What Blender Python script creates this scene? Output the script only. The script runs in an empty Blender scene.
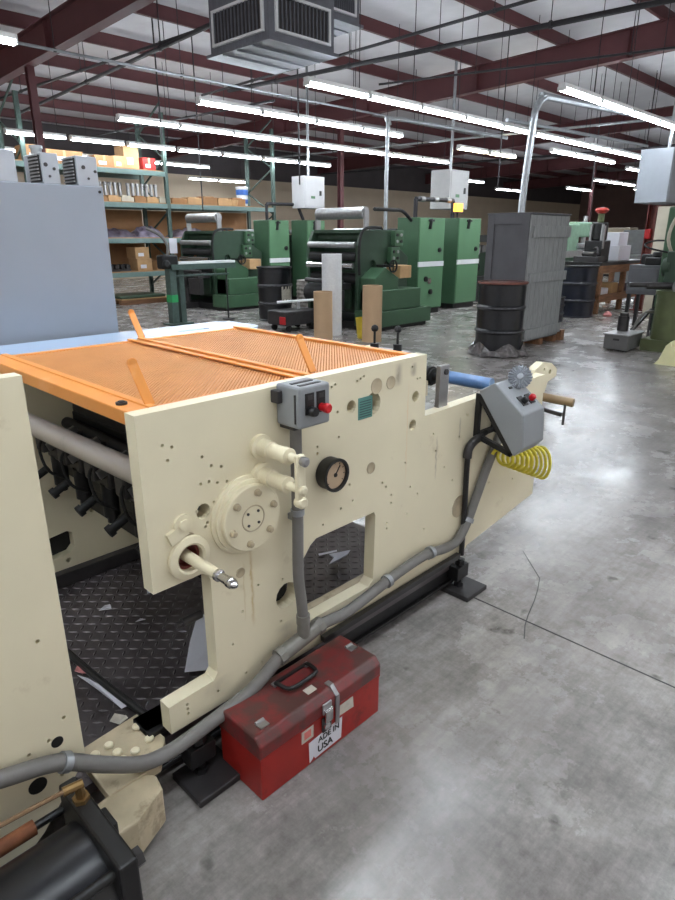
import bpy, math, random
from mathutils import Vector, Matrix
from mathutils.geometry import tessellate_polygon
random.seed(7)
S = bpy.context.scene
COL = S.collection
PI = math.pi
# ---------------------------------------------------------------- camera numbers
FPX, CXP, CYP, HORP, EYE = 624.0, 337.5, 450.0, 235.0, 1.45
PITCH = math.atan((CYP-HORP)/FPX)
YAW = math.atan((985-CXP)/math.hypot(FPX, CYP-HORP))

# ---------------------------------------------------------------- materials
def lin(c):
    return tuple(((x/255)/12.92 if x/255 <= .04045 else ((x/255+.055)/1.055)**2.4) for x in c)
MATS = {}
def M(name, c, rough=.5, metal=0., var=.12, scale=9., bump=0., c2=None, amt=0., s2=3., thr=.58, emit=0., spec=.5, stretch=None):
    """principled material: base colour with fine noise variation, optional second colour in blotches (wear, dirt)"""
    m = bpy.data.materials.new(name); m.use_nodes = True
    nt = m.node_tree; N = nt.nodes; L = nt.links
    b = N['Principled BSDF']
    b.inputs['Roughness'].default_value = rough; b.inputs['Metallic'].default_value = metal
    b.inputs['Specular IOR Level'].default_value = spec
    tc = N.new('ShaderNodeTexCoord'); src = tc.outputs['Object']
    if stretch:
        mp = N.new('ShaderNodeMapping'); mp.inputs['Scale'].default_value = stretch
        L.new(src, mp.inputs['Vector']); src = mp.outputs['Vector']
    n = N.new('ShaderNodeTexNoise'); n.inputs['Scale'].default_value = scale; n.inputs['Detail'].default_value = 5
    L.new(src, n.inputs['Vector'])
    r = N.new('ShaderNodeValToRGB'); lc = lin(c)
    r.color_ramp.elements[0].position = .3; r.color_ramp.elements[1].position = .7
    r.color_ramp.elements[0].color = tuple(x*(1-var) for x in lc)+(1,)
    r.color_ramp.elements[1].color = tuple(min(1, x*(1+var)) for x in lc)+(1,)
    L.new(n.outputs['Fac'], r.inputs['Fac']); out = r.outputs['Color']
    if c2:
        n2 = N.new('ShaderNodeTexNoise'); n2.inputs['Scale'].default_value = s2; n2.inputs['Detail'].default_value = 8
        n2.inputs['Roughness'].default_value = .65
        L.new(src, n2.inputs['Vector'])
        r2 = N.new('ShaderNodeValToRGB')
        r2.color_ramp.elements[0].position = thr; r2.color_ramp.elements[0].color = (0, 0, 0, 1)
        r2.color_ramp.elements[1].position = thr+.1; r2.color_ramp.elements[1].color = (amt, amt, amt, 1)
        L.new(n2.outputs['Fac'], r2.inputs['Fac'])
        mx = N.new('ShaderNodeMixRGB'); L.new(r2.outputs['Color'], mx.inputs['Fac'])
        L.new(out, mx.inputs['Color1']); mx.inputs['Color2'].default_value = lin(c2)+(1,)
        out = mx.outputs['Color']
    L.new(out, b.inputs['Base Color'])
    if bump:
        bp = N.new('ShaderNodeBump'); bp.inputs['Strength'].default_value = bump; bp.inputs['Distance'].default_value = .02
        L.new(n.outputs['Fac'], bp.inputs['Height']); L.new(bp.outputs['Normal'], b.inputs['Normal'])
    if emit:
        b.inputs['Emission Color'].default_value = lc+(1,); b.inputs['Emission Strength'].default_value = emit
    MATS[name] = m
    return m

cream = M('cream paint', (226, 217, 188), .42, var=.04, scale=4, c2=(170, 152, 112), amt=.45, s2=5, thr=.62)
cream_d = M('worn cream paint', (184, 170, 142), .5, var=.14, scale=14, c2=(120, 104, 80), amt=.6, s2=12, thr=.56)
orange = M('orange guard paint', (226, 148, 70), .42, var=.06, scale=6, c2=(232, 172, 120), amt=.6, s2=3, thr=.55)
orange_m = M('orange wire', (212, 148, 88), .5, var=.05)
tray = M('guard tray', (238, 206, 176), .6, var=.08, scale=5)
black = M('black paint', (20, 20, 22), .45, var=.3, scale=12)
black_s = M('black satin drum', (24, 25, 30), .3, var=.35, scale=8, c2=(70, 66, 64), amt=.4, s2=6, thr=.62)
navy = M('dark navy drum', (20, 24, 38), .38, var=.35, scale=7, c2=(60, 58, 60), amt=.4, s2=6, thr=.6)
rubber = M('black rubber', (16, 16, 17), .7)
dgrey = M('dark grey steel', (58, 56, 57), .45, .3, var=.2, scale=14)
plate_m = M('tread plate', (98, 92, 94), .38, .45, var=.2, scale=10, c2=(60, 55, 55), amt=.7, s2=5, thr=.5)
chrome = M('bright steel', (205, 205, 208), .2, 1., var=.05)
steel = M('brushed steel', (165, 165, 166), .38, .85, var=.12, scale=25)
galv = M('galvanised steel', (160, 164, 168), .42, .7, var=.12, scale=20)
conduit_m = M('grey conduit', (112, 110, 107), .5, var=.08, scale=30)
fitting = M('grey cast fitting', (128, 126, 120), .38, .3, var=.12, scale=25)
boxgrey = M('grey enclosure', (136, 140, 143), .45, var=.05)
board_m = M('grey cabinet paint', (132, 139, 149), .5, var=.04, scale=3)
block_m = M('pale grey metal', (158, 163, 170), .45, .15, var=.06, scale=8)
blue_t = M('pale blue sheet', (176, 196, 222), .25, var=.05, scale=3)
blue_r = M('blue roller cover', (92, 128, 176), .35, var=.12, scale=14, c2=(140, 160, 190), amt=.6, s2=8, thr=.55)
roller_m = M('grey web roller', (178, 170, 162), .35, .35, var=.06, scale=5, c2=(130, 122, 115), amt=.5, s2=7, thr=.6)
red_s = M('red toolbox side', (150, 32, 25), .42, var=.16, scale=9, c2=(92, 22, 20), amt=.7, s2=9, thr=.57)
red_l = M('red toolbox lid', (118, 42, 42), .36, var=.2, scale=8, c2=(78, 54, 50), amt=.9, s2=9, thr=.44)
paper = M('white paper', (216, 216, 224), .7, var=.03)
paper_g = M('crumpled paper', (190, 184, 172), .8, var=.15, scale=40)
pinkp = M('pink scrap', (222, 150, 148), .8, var=.2, scale=60)
red = M('red plastic', (196, 26, 34), .35)
yellow = M('yellow hose', (214, 200, 60), .4)
yellow_b = M('yellow bucket', (205, 180, 50), .5)
brass = M('brass', (132, 106, 68), .4, .8)
copper = M('tarnished copper tube', (132, 106, 80), .5, .5)
rust = M('rusty sleeve', (120, 72, 44), .75, var=.35, scale=30)
gface = M('gauge face', (190, 166, 138), .5, var=.06)
teal = M('data plate', (92, 140, 132), .4, .3)
tealtxt = M('data plate rows', (52, 84, 82), .5)
green = M('machine green', (62, 94, 68), .42, var=.07, scale=4)
green_d = M('dark machine green', (44, 66, 50), .45, var=.1, scale=6)
green_l = M('lit front and tag green', (86, 126, 92), .4, var=.05, scale=3)  # lighter green paints in the light on cabinet fronts; also colours tags
olive = M('olive green', (84, 92, 58), .5, var=.15, scale=8)
white_p = M('white paint', (222, 224, 226), .45, var=.03)
offwhite = M('white plastic wrap', (226, 228, 230), .4, var=.06, scale=30)
kraft = M('kraft paper core', (190, 160, 126), .75, var=.05, scale=6)
card = M('cardboard', (150, 110, 72), .8, var=.1, scale=8)
card_l = M('pale cardboard', (182, 146, 104), .8, var=.1, scale=8)
wood = M('bench wood', (128, 90, 62), .7, var=.25, scale=4, stretch=(1, 8, 8))
wood_g = M('grey weathered planks', (146, 148, 148), .75, var=.2, scale=5, stretch=(12, 12, 1.2), c2=(70, 70, 72), amt=.7, s2=3, thr=.62)
cgrey = M('grey crate paint', (88, 88, 92), .6, var=.1, scale=5)
plywood = M('plywood', (160, 120, 82), .75, var=.1, scale=4)
maroon = M('maroon primer', (84, 42, 45), .6, var=.1, scale=3)
redpost = M('red oxide steel', (112, 50, 44), .55, var=.15, scale=5)
pipe_m = M('dark pipe', (44, 42, 46), .5, .3, var=.15)
rackgrn = M('rack green', (110, 134, 130), .5, var=.08)
rackdk = M('rack upright', (74, 92, 86), .5, .2, var=.15, scale=20)
tan = M('tan machine panel', (186, 178, 160), .6, var=.06)
cloth_m = M('pale yellow cloth', (222, 218, 170), .85, var=.05)
amber = M('amber lamp', (255, 170, 60), .4, emit=1.6, var=.02)
tube_m = M('fluorescent tube', (240, 248, 255), .4, emit=26.0, var=0.)
tube_w = M('warm fluorescent tube', (255, 246, 214), .4, emit=18.0, var=0.)
housing = M('white fixture housing', (225, 226, 226), .4, var=.02)
plastic = M('crumpled film', (96, 92, 92), .25, var=.5, scale=20, bump=.3)
clothdk = M('dark wrapping', (92, 84, 96), .5, var=.5, scale=6)
label_r = M('faded red print', (214, 120, 112), .7)
ink = M('black print', (22, 22, 24), .6)

def panel_mat():
    m = cream.copy(); m.name = 'stained cream panel'; nt = m.node_tree; N = nt.nodes; L = nt.links
    bs = [n for n in N if n.type == 'BSDF_PRINCIPLED'][0]; cur = bs.inputs['Base Color'].links[0].from_socket
    tc = N.new('ShaderNodeTexCoord'); sp = N.new('ShaderNodeSeparateXYZ'); L.new(tc.outputs['Object'], sp.inputs[0])
    nz = N.new('ShaderNodeTexNoise'); nz.inputs['Scale'].default_value = 30; nz.inputs['Detail'].default_value = 6; L.new(tc.outputs['Object'], nz.inputs['Vector'])
    def math(op, a, b=None, c=None):
        n = N.new('ShaderNodeMath'); n.operation = op
        for i, v in enumerate((a, b, c)):
            if v is None: continue
            if isinstance(v, (int, float)): n.inputs[i].default_value = v
            else: L.new(v, n.inputs[i])
        return n.outputs[0]
    jit = math('MULTIPLY', math('SUBTRACT', nz.outputs['Fac'], .5), .02)
    for (x, z0, z1, w, col, am) in ((.297, .37, .64, .007, (186, 158, 92), .8), (.27, .40, .60, .004, (190, 168, 110), .5), (1.165, .58, .76, .006, (120, 104, 78), .55), (1.31, .70, .80, .007, (120, 106, 82), .6),
            (.93, .98, 1.06, .022, (110, 96, 78), .6), (1.01, 1.0, 1.05, .02, (120, 104, 84), .6), (.42, .27, .33, .05, (110, 100, 84), .35), (.16, .2, .27, .06, (130, 120, 100), .35), (.985, .60, 1.0, .004, (226, 190, 140), .5), (.5, .30, .40, .02, (150, 138, 112), .4), (.43, .17, .26, .02, (96, 86, 74), .5)):
        dx = math('ABSOLUTE', math('SUBTRACT', math('ADD', sp.outputs['X'], jit), x))
        a = math('SUBTRACT', 1., math('SMOOTH_MIN', math('DIVIDE', dx, w), 1., .3)); a = math('MAXIMUM', a, 0.)
        dz = math('ABSOLUTE', math('SUBTRACT', sp.outputs['Z'], (z0+z1)/2)); hz = (z1-z0)/2
        b = math('MAXIMUM', math('SUBTRACT', 1., math('POWER', math('DIVIDE', dz, hz), 3.)), 0.)
        f = math('MULTIPLY', math('MULTIPLY', a, b), math('MULTIPLY', math('MULTIPLY', nz.outputs['Fac'], 1.8), am)); f = math('MINIMUM', f, 1.)
        mx = N.new('ShaderNodeMixRGB'); L.new(f, mx.inputs['Fac']); L.new(cur, mx.inputs['Color1']); mx.inputs['Color2'].default_value = lin(col)+(1,); cur = mx.outputs['Color']
    L.new(cur, bs.inputs['Base Color']); return m
panel_m = panel_mat()

def floor_mat():
    m = bpy.data.materials.new('polished concrete'); m.use_nodes = True
    nt = m.node_tree; N = nt.nodes; L = nt.links; b = N['Principled BSDF']
    tc = N.new('ShaderNodeTexCoord'); O = tc.outputs['Object']
    def noise(s, d, rg=.6, st=None):
        n = N.new('ShaderNodeTexNoise'); n.inputs['Scale'].default_value = s; n.inputs['Detail'].default_value = d
        n.inputs['Roughness'].default_value = rg
        if st:
            mp = N.new('ShaderNodeMapping'); mp.inputs['Scale'].default_value = st; mp.inputs['Rotation'].default_value = (0, 0, .6)
            L.new(O, mp.inputs['Vector']); L.new(mp.outputs['Vector'], n.inputs['Vector'])
        else: L.new(O, n.inputs['Vector'])
        return n.outputs['Fac']
    def ramp(f, p0, c0, p1, c1):
        r = N.new('ShaderNodeValToRGB'); e = r.color_ramp.elements
        e[0].position, e[0].color, e[1].position, e[1].color = p0, c0, p1, c1
        L.new(f, r.inputs['Fac']); return r.outputs['Color']
    def mul(a, c, f=1.):
        x = N.new('ShaderNodeMixRGB'); x.blend_type = 'MULTIPLY'; x.inputs['Fac'].default_value = f
        L.new(a, x.inputs['Color1']); L.new(c, x.inputs['Color2']); return x.outputs['Color']
    g = lambda v, t=0: (v*1.0, v*(.992-t), v*(.985-t), 1) if v > .6 else (v*1.0, v*.972, v*.95, 1)
    big = ramp(noise(.55, 4, .55), .3, g(.31), .7, g(.51))
    mid = ramp(noise(3.2, 8, .75), .34, g(.52), .60, g(1.0))
    fine = ramp(noise(26, 6, .75), .3, g(.74), .62, g(1.0))
    streak = ramp(noise(2.2, 7, .7, (1, 14, 1)), .35, g(.8), .6, g(1.))
    spot = ramp(noise(7.5, 3, .5), .68, g(1.), .75, g(.42))
    scuff = ramp(noise(5, 9, .8, (9, 1.2, 1)), .36, g(.68), .5, g(1.))
    c = mul(mul(mul(mul(mul(big, mid), fine), streak), spot), scuff, .3)
    L.new(c, b.inputs['Base Color'])
    rr = ramp(noise(2.4, 8, .7), .3, (.14, .14, .14, 1), .7, (.36, .36, .36, 1))
    L.new(rr, b.inputs['Roughness'])
    bp = N.new('ShaderNodeBump'); bp.inputs['Strength'].default_value = .06; bp.inputs['Distance'].default_value = .01
    L.new(noise(14, 6), bp.inputs['Height']); L.new(bp.outputs['Normal'], b.inputs['Normal'])
    return m
concrete = floor_mat()
insul = M('white roof insulation', (214, 212, 216), .8, var=.06, scale=2.5, bump=.6)
wall_t = M('tan wall liner', (196, 180, 158), .7, var=.05, scale=1.5)
wall_d = M('upper wall painted shade', (70, 64, 66), .7, var=.1, scale=2)

# ---------------------------------------------------------------- mesh builder
class MB:
    def __init__(s, off=(0, 0, 0)):
        s.v = []; s.f = []; s.sm = []; s.o = Vector(off)
    def add(s, vs, fs, smooth=False):
        n = len(s.v); s.v += [Vector(p) for p in vs]
        s.f += [tuple(i+n for i in f) for f in fs]; s.sm += [smooth]*len(fs); return s
    def box(s, x0, x1, y0, y1, z0, z1, mtx=None):
        vs = [Vector((x, y, z)) for z in (z0, z1) for x, y in ((x0, y0), (x1, y0), (x1, y1), (x0, y1))]
        if mtx: vs = [mtx @ p for p in vs]
        return s.add(vs, [(3, 2, 1, 0), (4, 5, 6, 7), (0, 1, 5, 4), (1, 2, 6, 5), (2, 3, 7, 6), (3, 0, 4, 7)])
    def bar(s, a, b, w, h, up=(0, 0, 1)):
        """box between two points, w wide and h high"""
        a, b = Vector(a), Vector(b); d = (b-a); l = d.length; d.normalize(); up = Vector(up)
        sd = d.cross(up)
        if sd.length < 1e-5: sd = d.cross(Vector((0, 1, 0)))
        sd.normalize(); u = sd.cross(d)
        m = Matrix((d, sd, u)).transposed().to_4x4(); m.translation = a
        return s.box(0, l, -w/2, w/2, -h/2, h/2, m)
    def cyl(s, a, b, r, r2=None, n=16, caps=True):
        a, b = Vector(a), Vector(b); r2 = r if r2 is None else r2
        d = (b-a).normalized(); t = Vector((0, 0, 1)) if abs(d.z) < .9 else Vector((1, 0, 0))
        u = d.cross(t).normalized(); w = d.cross(u)
        ring = lambda c, q: [c+(u*math.cos(2*PI*i/n)+w*math.sin(2*PI*i/n))*q for i in range(n)]
        k = len(s.v)
        s.add(ring(a, r)+ring(b, r2), [(i, (i+1) % n, n+(i+1) % n, n+i) for i in range(n)], n > 6)
        if caps: s.add([], [tuple(k-len(s.v)+i for i in range(n))[::-1], tuple(k-len(s.v)+n+i for i in range(n))])
        return s
    def lathe(s, prof, c=(0, 0, 0), d=(0, 0, 1), n=24, caps=True):
        """profile of (radius, height) pairs turned about the axis d through c"""
        c = Vector(c); d = Vector(d).normalized(); t = Vector((0, 0, 1)) if abs(d.z) < .9 else Vector((1, 0, 0))
        u = d.cross(t).normalized(); w = d.cross(u)
        vs = [c+d*h+(u*math.cos(2*PI*i/n)+w*math.sin(2*PI*i/n))*r for r, h in prof for i in range(n)]
        fs = [(j*n+i, j*n+(i+1) % n, (j+1)*n+(i+1) % n, (j+1)*n+i) for j in range(len(prof)-1) for i in range(n)]
        s.add(vs, fs, True)
        k = len(vs)
        if caps: s.add([], [tuple(-k+i for i in range(n))[::-1], tuple(-n+i for i in range(n))])
        return s
    def tube(s, pts, r, n=10, smooth=True, sub=4):
        P = [Vector(p) for p in pts]
        if sub > 1 and len(P) > 2:      # Catmull-Rom
            Q = []
            for i in range(len(P)-1):
                p0 = P[max(i-1, 0)]; p1 = P[i]; p2 = P[i+1]; p3 = P[min(i+2, len(P)-1)]
                for k in range(sub):
                    t = k/sub
                    Q.append(.5*((2*p1)+(p2-p0)*t+(2*p0-5*p1+4*p2-p3)*t*t+(3*p1-p0-3*p2+p3)*t**3))
            P = Q+[P[-1]]
        u = None; k0 = len(s.v)
        for i, p in enumerate(P):
            d = (P[min(i+1, len(P)-1)]-P[max(i-1, 0)]).normalized()
            if u is None:
                t = Vector((0, 0, 1)) if abs(d.z) < .9 else Vector((1, 0, 0)); u = d.cross(t).normalized()
            else: u = (u-d*u.dot(d)).normalized()
            w = d.cross(u)
            s.v += [p+(u*math.cos(2*PI*j/n)+w*math.sin(2*PI*j/n))*r for j in range(n)]
        for i in range(len(P)-1):
            for j in range(n):
                a = k0+i*n+j; b = k0+i*n+(j+1) % n
                s.f.append((a, b, b+n, a+n)); s.sm.append(True)
        m = len(P)-1
        s.f.append(tuple(k0+j for j in range(n))[::-1]); s.f.append(tuple(k0+m*n+j for j in range(n))); s.sm += [False, False]
        return s
    def plate(s, outer, holes, a0, a1, axis='y'):
        """flat plate with holes: 2-D outlines extruded from a0 to a1 along an axis"""
        f = {'y': lambda p, a: (p[0], a, p[1]), 'x': lambda p, a: (a, p[0], p[1]), 'z': lambda p, a: (p[0], p[1], a)}[axis]
        loops = [outer]+list(holes)
        flat = [p for l in loops for p in l]; n = len(flat)
        tris = tessellate_polygon([[Vector((p[0], p[1], 0)) for p in l] for l in loops])
        vs = [f(p, a0) for p in flat]+[f(p, a1) for p in flat]
        fs = []
        for t in tris:
            (ax, ay), (bx, by), (cx, cy) = [flat[i] for i in t]
            t = t if (bx-ax)*(cy-ay)-(by-ay)*(cx-ax) > 0 else t[::-1]
            fs += [tuple(t), tuple(i+n for i in reversed(t))]
        k = 0
        for li, l in enumerate(loops):
            m = len(l)
            ar = sum(l[i][0]*l[(i+1) % m][1]-l[(i+1) % m][0]*l[i][1] for i in range(m))
            for i in range(m):
                a, b = k+i, k+(i+1) % m
                q = (a, b, b+n, a+n)
                fs.append(q if (ar > 0) != (li == 0) else q[::-1])
            k += m
        return s.add(vs, fs)
    def build(s, name, mat, parent=None, bev=0., seg=2):
        me = bpy.data.meshes.new(name)
        me.from_pydata([p-s.o for p in s.v], [], s.f); me.update()
        me.polygons.foreach_set('use_smooth', s.sm)
        if any(s.sm): me.set_sharp_from_angle(angle=.62)
        me.materials.append(mat)
        o = bpy.data.objects.new(name, me); COL.objects.link(o)
        if parent: o.parent = parent
        else: o.location = s.o
        if bev:
            b = o.modifiers.new('bevel', 'BEVEL'); b.width = bev; b.segments = seg; b.limit_method = 'ANGLE'; b.angle_limit = .7
        return o
def circ(x, z, r, n=14, rz=None):
    return [(x+r*math.cos(2*PI*i/n), z+(rz or r)*math.sin(2*PI*i/n)) for i in range(n)]
def thing(name, label, cat, loc=(0, 0, 0), group=None, rz=0):
    o = bpy.data.objects.new(name, None); COL.objects.link(o); o.location = loc; o.rotation_euler = (0, 0, rz)
    o.empty_display_size = .1
    return tag(o, label, cat, group)
def tag(o, label, cat, group=None):
    o['label'] = label; o['category'] = cat
    if group: o['group'] = group
    return o
def struct(o, label, cat):
    tag(o, label, cat); o['kind'] = 'structure'; return o
def dup(o, loc=None, rz=None, label=None, group=None, parent=None):
    c = o.copy(); COL.objects.link(c)
    if parent: c.parent = parent
    if loc is not None: c.location = loc
    if rz is not None: c.rotation_euler = (0, 0, rz)
    if label: c['label'] = label
    if group: c['group'] = group
    for ch in list(o.children): dup(ch, parent=c)
    return c
def text_mesh(body, size, mtx, name, mat, parent, off, depth=.0006):
    cu = bpy.data.curves.new(name, 'FONT'); cu.body = body; cu.size = size; cu.extrude = depth; cu.offset = size*.012
    cu.align_x = 'CENTER'; cu.align_y = 'CENTER'
    t = bpy.data.objects.new(name, cu); COL.objects.link(t)
    dg = bpy.context.evaluated_depsgraph_get(); dg.update()
    me = bpy.data.meshes.new_from_object(t.evaluated_get(dg))
    bpy.data.objects.remove(t); bpy.data.curves.remove(cu)
    mm = Matrix.Translation(-Vector(off)) @ mtx
    me.transform(mm); me.materials.clear(); me.materials.append(mat)
    o = bpy.data.objects.new(name, me); COL.objects.link(o); o.parent = parent
    return o
ORD = ['first', 'second', 'third', 'fourth', 'fifth', 'sixth', 'seventh', 'eighth', 'ninth', 'tenth', 'eleventh', 'twelfth']

# ================================================================ setting
X0, X1, Y0, Y1 = -7., 46., -8., 21.
def roofz(y): return 5.0-.03*y           # underside of the purlins
b = MB((20, 6, 0)); b.box(X0, X1, Y0, Y1, -.1, 0); struct(b.build('floor', concrete), 'grey polished and stained concrete factory floor', 'floor')
b = MB((20, 6, 4)); b.add([(X0, Y0, roofz(Y0)+.26), (X1, Y0, roofz(Y0)+.26), (X1, Y1, roofz(Y1)+.26), (X0, Y1, roofz(Y1)+.26),
    (X0, Y0, roofz(Y0)+.36), (X1, Y0, roofz(Y0)+.36), (X1, Y1, roofz(Y1)+.36), (X0, Y1, roofz(Y1)+.36)],
    [(3, 2, 1, 0), (4, 5, 6, 7), (0, 1, 5, 4), (1, 2, 6, 5), (2, 3, 7, 6), (3, 0, 4, 7)])
struct(b.build('ceiling', insul), 'white roof insulation sheet behind the maroon purlins', 'ceiling')
b = MB((20, Y1, 0)); b.box(X0, X1, Y1, Y1+.2, 0, 3.5); struct(b.build('wall_back', wall_t), 'tan lower wall at the far back of the hall', 'wall')
b = MB((20, Y1, 3.5)); b.box(X0, X1, Y1, Y1+.2, 3.5, 5.4); struct(b.build('trim_back', wall_d), 'upper back wall above the tan part, coloured dark for shade', 'wall')  # shade on the upper wall is put into its dark colour
b = MB((X1, 6, 0)); b.box(X1, X1+.2, Y0, Y1, 0, 5.6); struct(b.build('wall_right', M('brown end wall', (128, 104, 98), .7, var=.1, scale=1)), 'dark far end wall of the hall', 'wall')
# floor joint and crack
b = MB((2.04, -1, 0)); b.box(2.037, 2.043, -3, 1.2, 0, .0012)
struct(b.build('trim_1', black), 'straight dark control joint sawn into the concrete', 'floor joint')
b = MB((2.2, 1, 0))
cr = [(2.56, 1.25), (2.45, 1.14), (2.38, 1.07), (2.285, 1.03), (2.20, 1.0), (2.08, .965), (2.01, .94), (1.93, .90)]
for i in range(len(cr)-1): b.bar((*cr[i], .0006), (*cr[i+1], .0006), .004, .0012)
struct(b.build('trim_2', black), 'thin wandering crack in the concrete floor', 'crack')

# rafters: tapered I beams across the hall, on columns
for i, rx in enumerate((-2.6, 5.0, 12.6, 20.2, 27.8, 35.4)):
    b = MB((rx, 6, 4))
    for ya, yb in ((Y0, Y1),):
        zt0, zt1 = roofz(ya), roofz(yb); zb0, zb1 = zt0-.46, zt1-.46
        def slab(x0, x1, z0a, z0b, z1a, z1b):
            b.add([(x0, ya, z0a), (x1, ya, z0a), (x1, yb, z0b), (x0, yb, z0b), (x0, ya, z1a), (x1, ya, z1a), (x1, yb, z1b), (x0, yb, z1b)],
                  [(3, 2, 1, 0), (4, 5, 6, 7), (0, 1, 5, 4), (1, 2, 6, 5), (2, 3, 7, 6), (3, 0, 4, 7)])
        slab(rx-.006, rx+.006, zb0, zb1, zt0, zt1)
        slab(rx-.09, rx+.09, zb0-.012, zb1-.012, zb0, zb1)
        slab(rx-.09, rx+.09, zt0-.012, zt1-.012, zt0, zt1)
        yy = ya+1
        while yy < yb:
            b.box(rx-.08, rx+.08, yy-.005, yy+.005, roofz(yy)-.46, roofz(yy)-.02); yy += 3.05
    struct(b.build('rafter', maroon), ['maroon roof rafter behind the camera', 'maroon roof rafter in the top left corner on the red post', 'long maroon rafter crossing the upper right of the picture',
        'second rafter seen beyond the long one', 'third rafter, far down the hall', 'farthest maroon rafter'][i], 'roof beam')
    cz = roofz(12.25)-.47
    if i == 3: continue
    c = MB((rx, 12.25, 0))
    c.box(rx-.06, rx+.06, 12.19, 12.2, 0, cz); c.box(rx-.06, rx+.06, 12.3, 12.31, 0, cz); c.box(rx-.005, rx+.005, 12.2, 12.3, 0, cz)
    c.box(rx-.16, rx+.16, 12.09, 12.41, 0, .02)
    struct(c.build('column', maroon), ['red steel column behind the camera', 'red steel column rising behind the grey cabinet', 'red steel column between the two white hanging boxes',
        'red steel column behind the crate', 'far red column at the right', 'farthest red column'][i], 'column')
# purlins
yy = 10.19-1.83*9; k = 0
while yy < Y1:
    z = roofz(yy); b = MB((20, yy, z))
    b.box(X0, X1, yy-.004, yy+.004, z, z+.22); b.box(X0, X1, yy-.06, yy+.004, z, z+.006); b.box(X0, X1, yy-.004, yy+.06, z+.214, z+.22)
    struct(b.build('purlin', maroon), 'maroon roof purlin running along the hall, number %s from the back wall' % ['one', 'two', 'three', 'four', 'five', 'six', 'seven', 'eight', 'nine', 'ten', 'eleven', 'twelve', 'thirteen', 'fourteen', 'fifteen', 'sixteen'][15-k if k < 16 else 0], 'roof purlin')
    yy += 1.83; k += 1

# ================================================================ ceiling lights
def fixture(L, tube_mat):
    t = thing('light_fixture', '-', 'ceiling light', (0, 0, 0))
    b = MB(); b.box(-L/2+.01, L/2-.01, -.045, .045, .035, .085)
    b.build('housing', housing, t)
    for y in (-.036, .036):
        m = MB(); m.cyl((-L/2+.03, y, .008), (L/2-.03, y, .012), .016, n=8); m.build('tube', tube_mat, t)
    for x in (-L/2+.015, L/2-.03):
        m = MB(); m.box(x, x+.015, -.058, .058, -.008, .04); m.build('end_socket', housing, t)
    return t
def hang(t, L, z):
    for x in (L*.36,):
        m = MB(); m.cyl((x, 0, .085), (x, 0, z), .006, n=6); m.build('hanger_rod', pipe_m, t)
protoA = fixture(1.13, tube_m); protoW = fixture(1.13, tube_w)
rows = [  # start x, y, count, step, where, group, visible, warm
    (5.93, 6.38, 10, 1.15, 'in the long row that starts right below the square duct'),
    (5.66, 8.32, 4, 1.14, 'in the middle short row left of the long one'),
    (5.5, 10.35, 8, 1.14, 'in the row passing above the shelving rack front'),
    (8.42, 4.28, 8, 1.15, 'in the row entering at the right edge'),
    (3.5, 13.1, 8, 1.2, 'in the row just over the shelving rack'),
    (5.5, 15.8, 5, 1.1, 'in the rear row behind the shelving rack'),
    (12.5, 19.2, 2, 1.2, 'in the rearmost row by the tan wall'),
    (12.3, 8.5, 2, 1.25, 'in the warm pair over the white hanging box'),
    (14.2, 7.3, 3, 1.15, 'in the short row behind the steel conduit'),
    (22.5, 9.9, 3, 1.2, 'in a far row left of the transformer box'),
    (25.5, 12.3, 2, 1.2, 'in the farthest pair above the crate'),
    (19.3, 7.6, 4, 1.2, 'in a far row touching the transformer box'),
    (24., 14.6, 2, 1.2, 'in a far pair left of the crate top'),
    (28., 10.6, 4, 1.2, 'in the distant row at the far end'),
    (18.5, 13.2, 2, 1.2, 'in a distant pair right of the white box'),
    (-2.9, 7.15, 5, 1.15, 'in the row cut by the top left corner'),
    (-2.5, 2.3, 6, 1.15, 'in the row above the press, outside the picture'),
    (-3.5, .2, 8, 1.15, 'in the row above the photographer'),
    (4., -2.4, 6, 1.15, 'in the row right of the photographer'),
]
first = {0: True, 1: True}
for ri, (sx, y, n, st, where) in enumerate(rows):
    warm = ri == 7
    p = protoW if warm else protoA
    for i in range(n):
        lab = '%s white fluorescent fixture %s' % (ORD[i], where)
        if first[int(warm)]:
            t = p; first[int(warm)] = False; t.location = (sx+st/2, y, 3.2); t['label'] = lab; t['group'] = 'fluorescent light rows'
            hang(t, st, roofz(6.4)-2.95)
        else:
            t = dup(p, (sx+(i+.5)*st, y, 3.2), 0, lab, 'fluorescent light rows')

# pipes under the roof (fire mains, electric conduits)
def pipe(name, pts, r, mat, label, hangers=(), cat='pipe'):
    o = MB(pts[0]); t = thing(name, label, cat, pts[0])
    o.tube(pts, r, n=8, sub=5 if len(pts) > 2 else 1); o.build('run', mat, t)
    for f in hangers:
        p = Vector(pts[0]).lerp(Vector(pts[1]), f)
        h = MB(pts[0]); h.cyl(p, (p.x, p.y, roofz(p.y)+.01), .006, n=6); h.cyl(p-Vector((0, .015, 0)), p+Vector((0, .015, 0)), r*1.35, n=10); h.build('hanger', pipe_m, t)
    return t
pipe('roof_pipe', [(5.1, 15.5, 3.95), (5.6, 4.2, 3.95)], .022, pipe_m, 'dark pipe passing in front of the top left rafter', (.2, .4, .6, .8))
pipe('roof_pipe', [(5.9, 15.5, 3.9), (5.25, 6.5, 3.9)], .03, pipe_m, 'thick dark pipe from the red post up to the square duct', (.15, .45, .75))
pipe('roof_pipe', [(7.85, 10.5, 3.95), (8.6, 2.5, 3.95)], .035, pipe_m, 'black pipe running just above the long right rafter', (.15, .35, .55, .75))
pipe('roof_pipe', [(7.95, 11.5, 4.02), (7.6, 3.2, 4.02)], .022, pipe_m, 'thin dark pipe crossing above the black pipe at the top', (.2, .5, .8))
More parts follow.
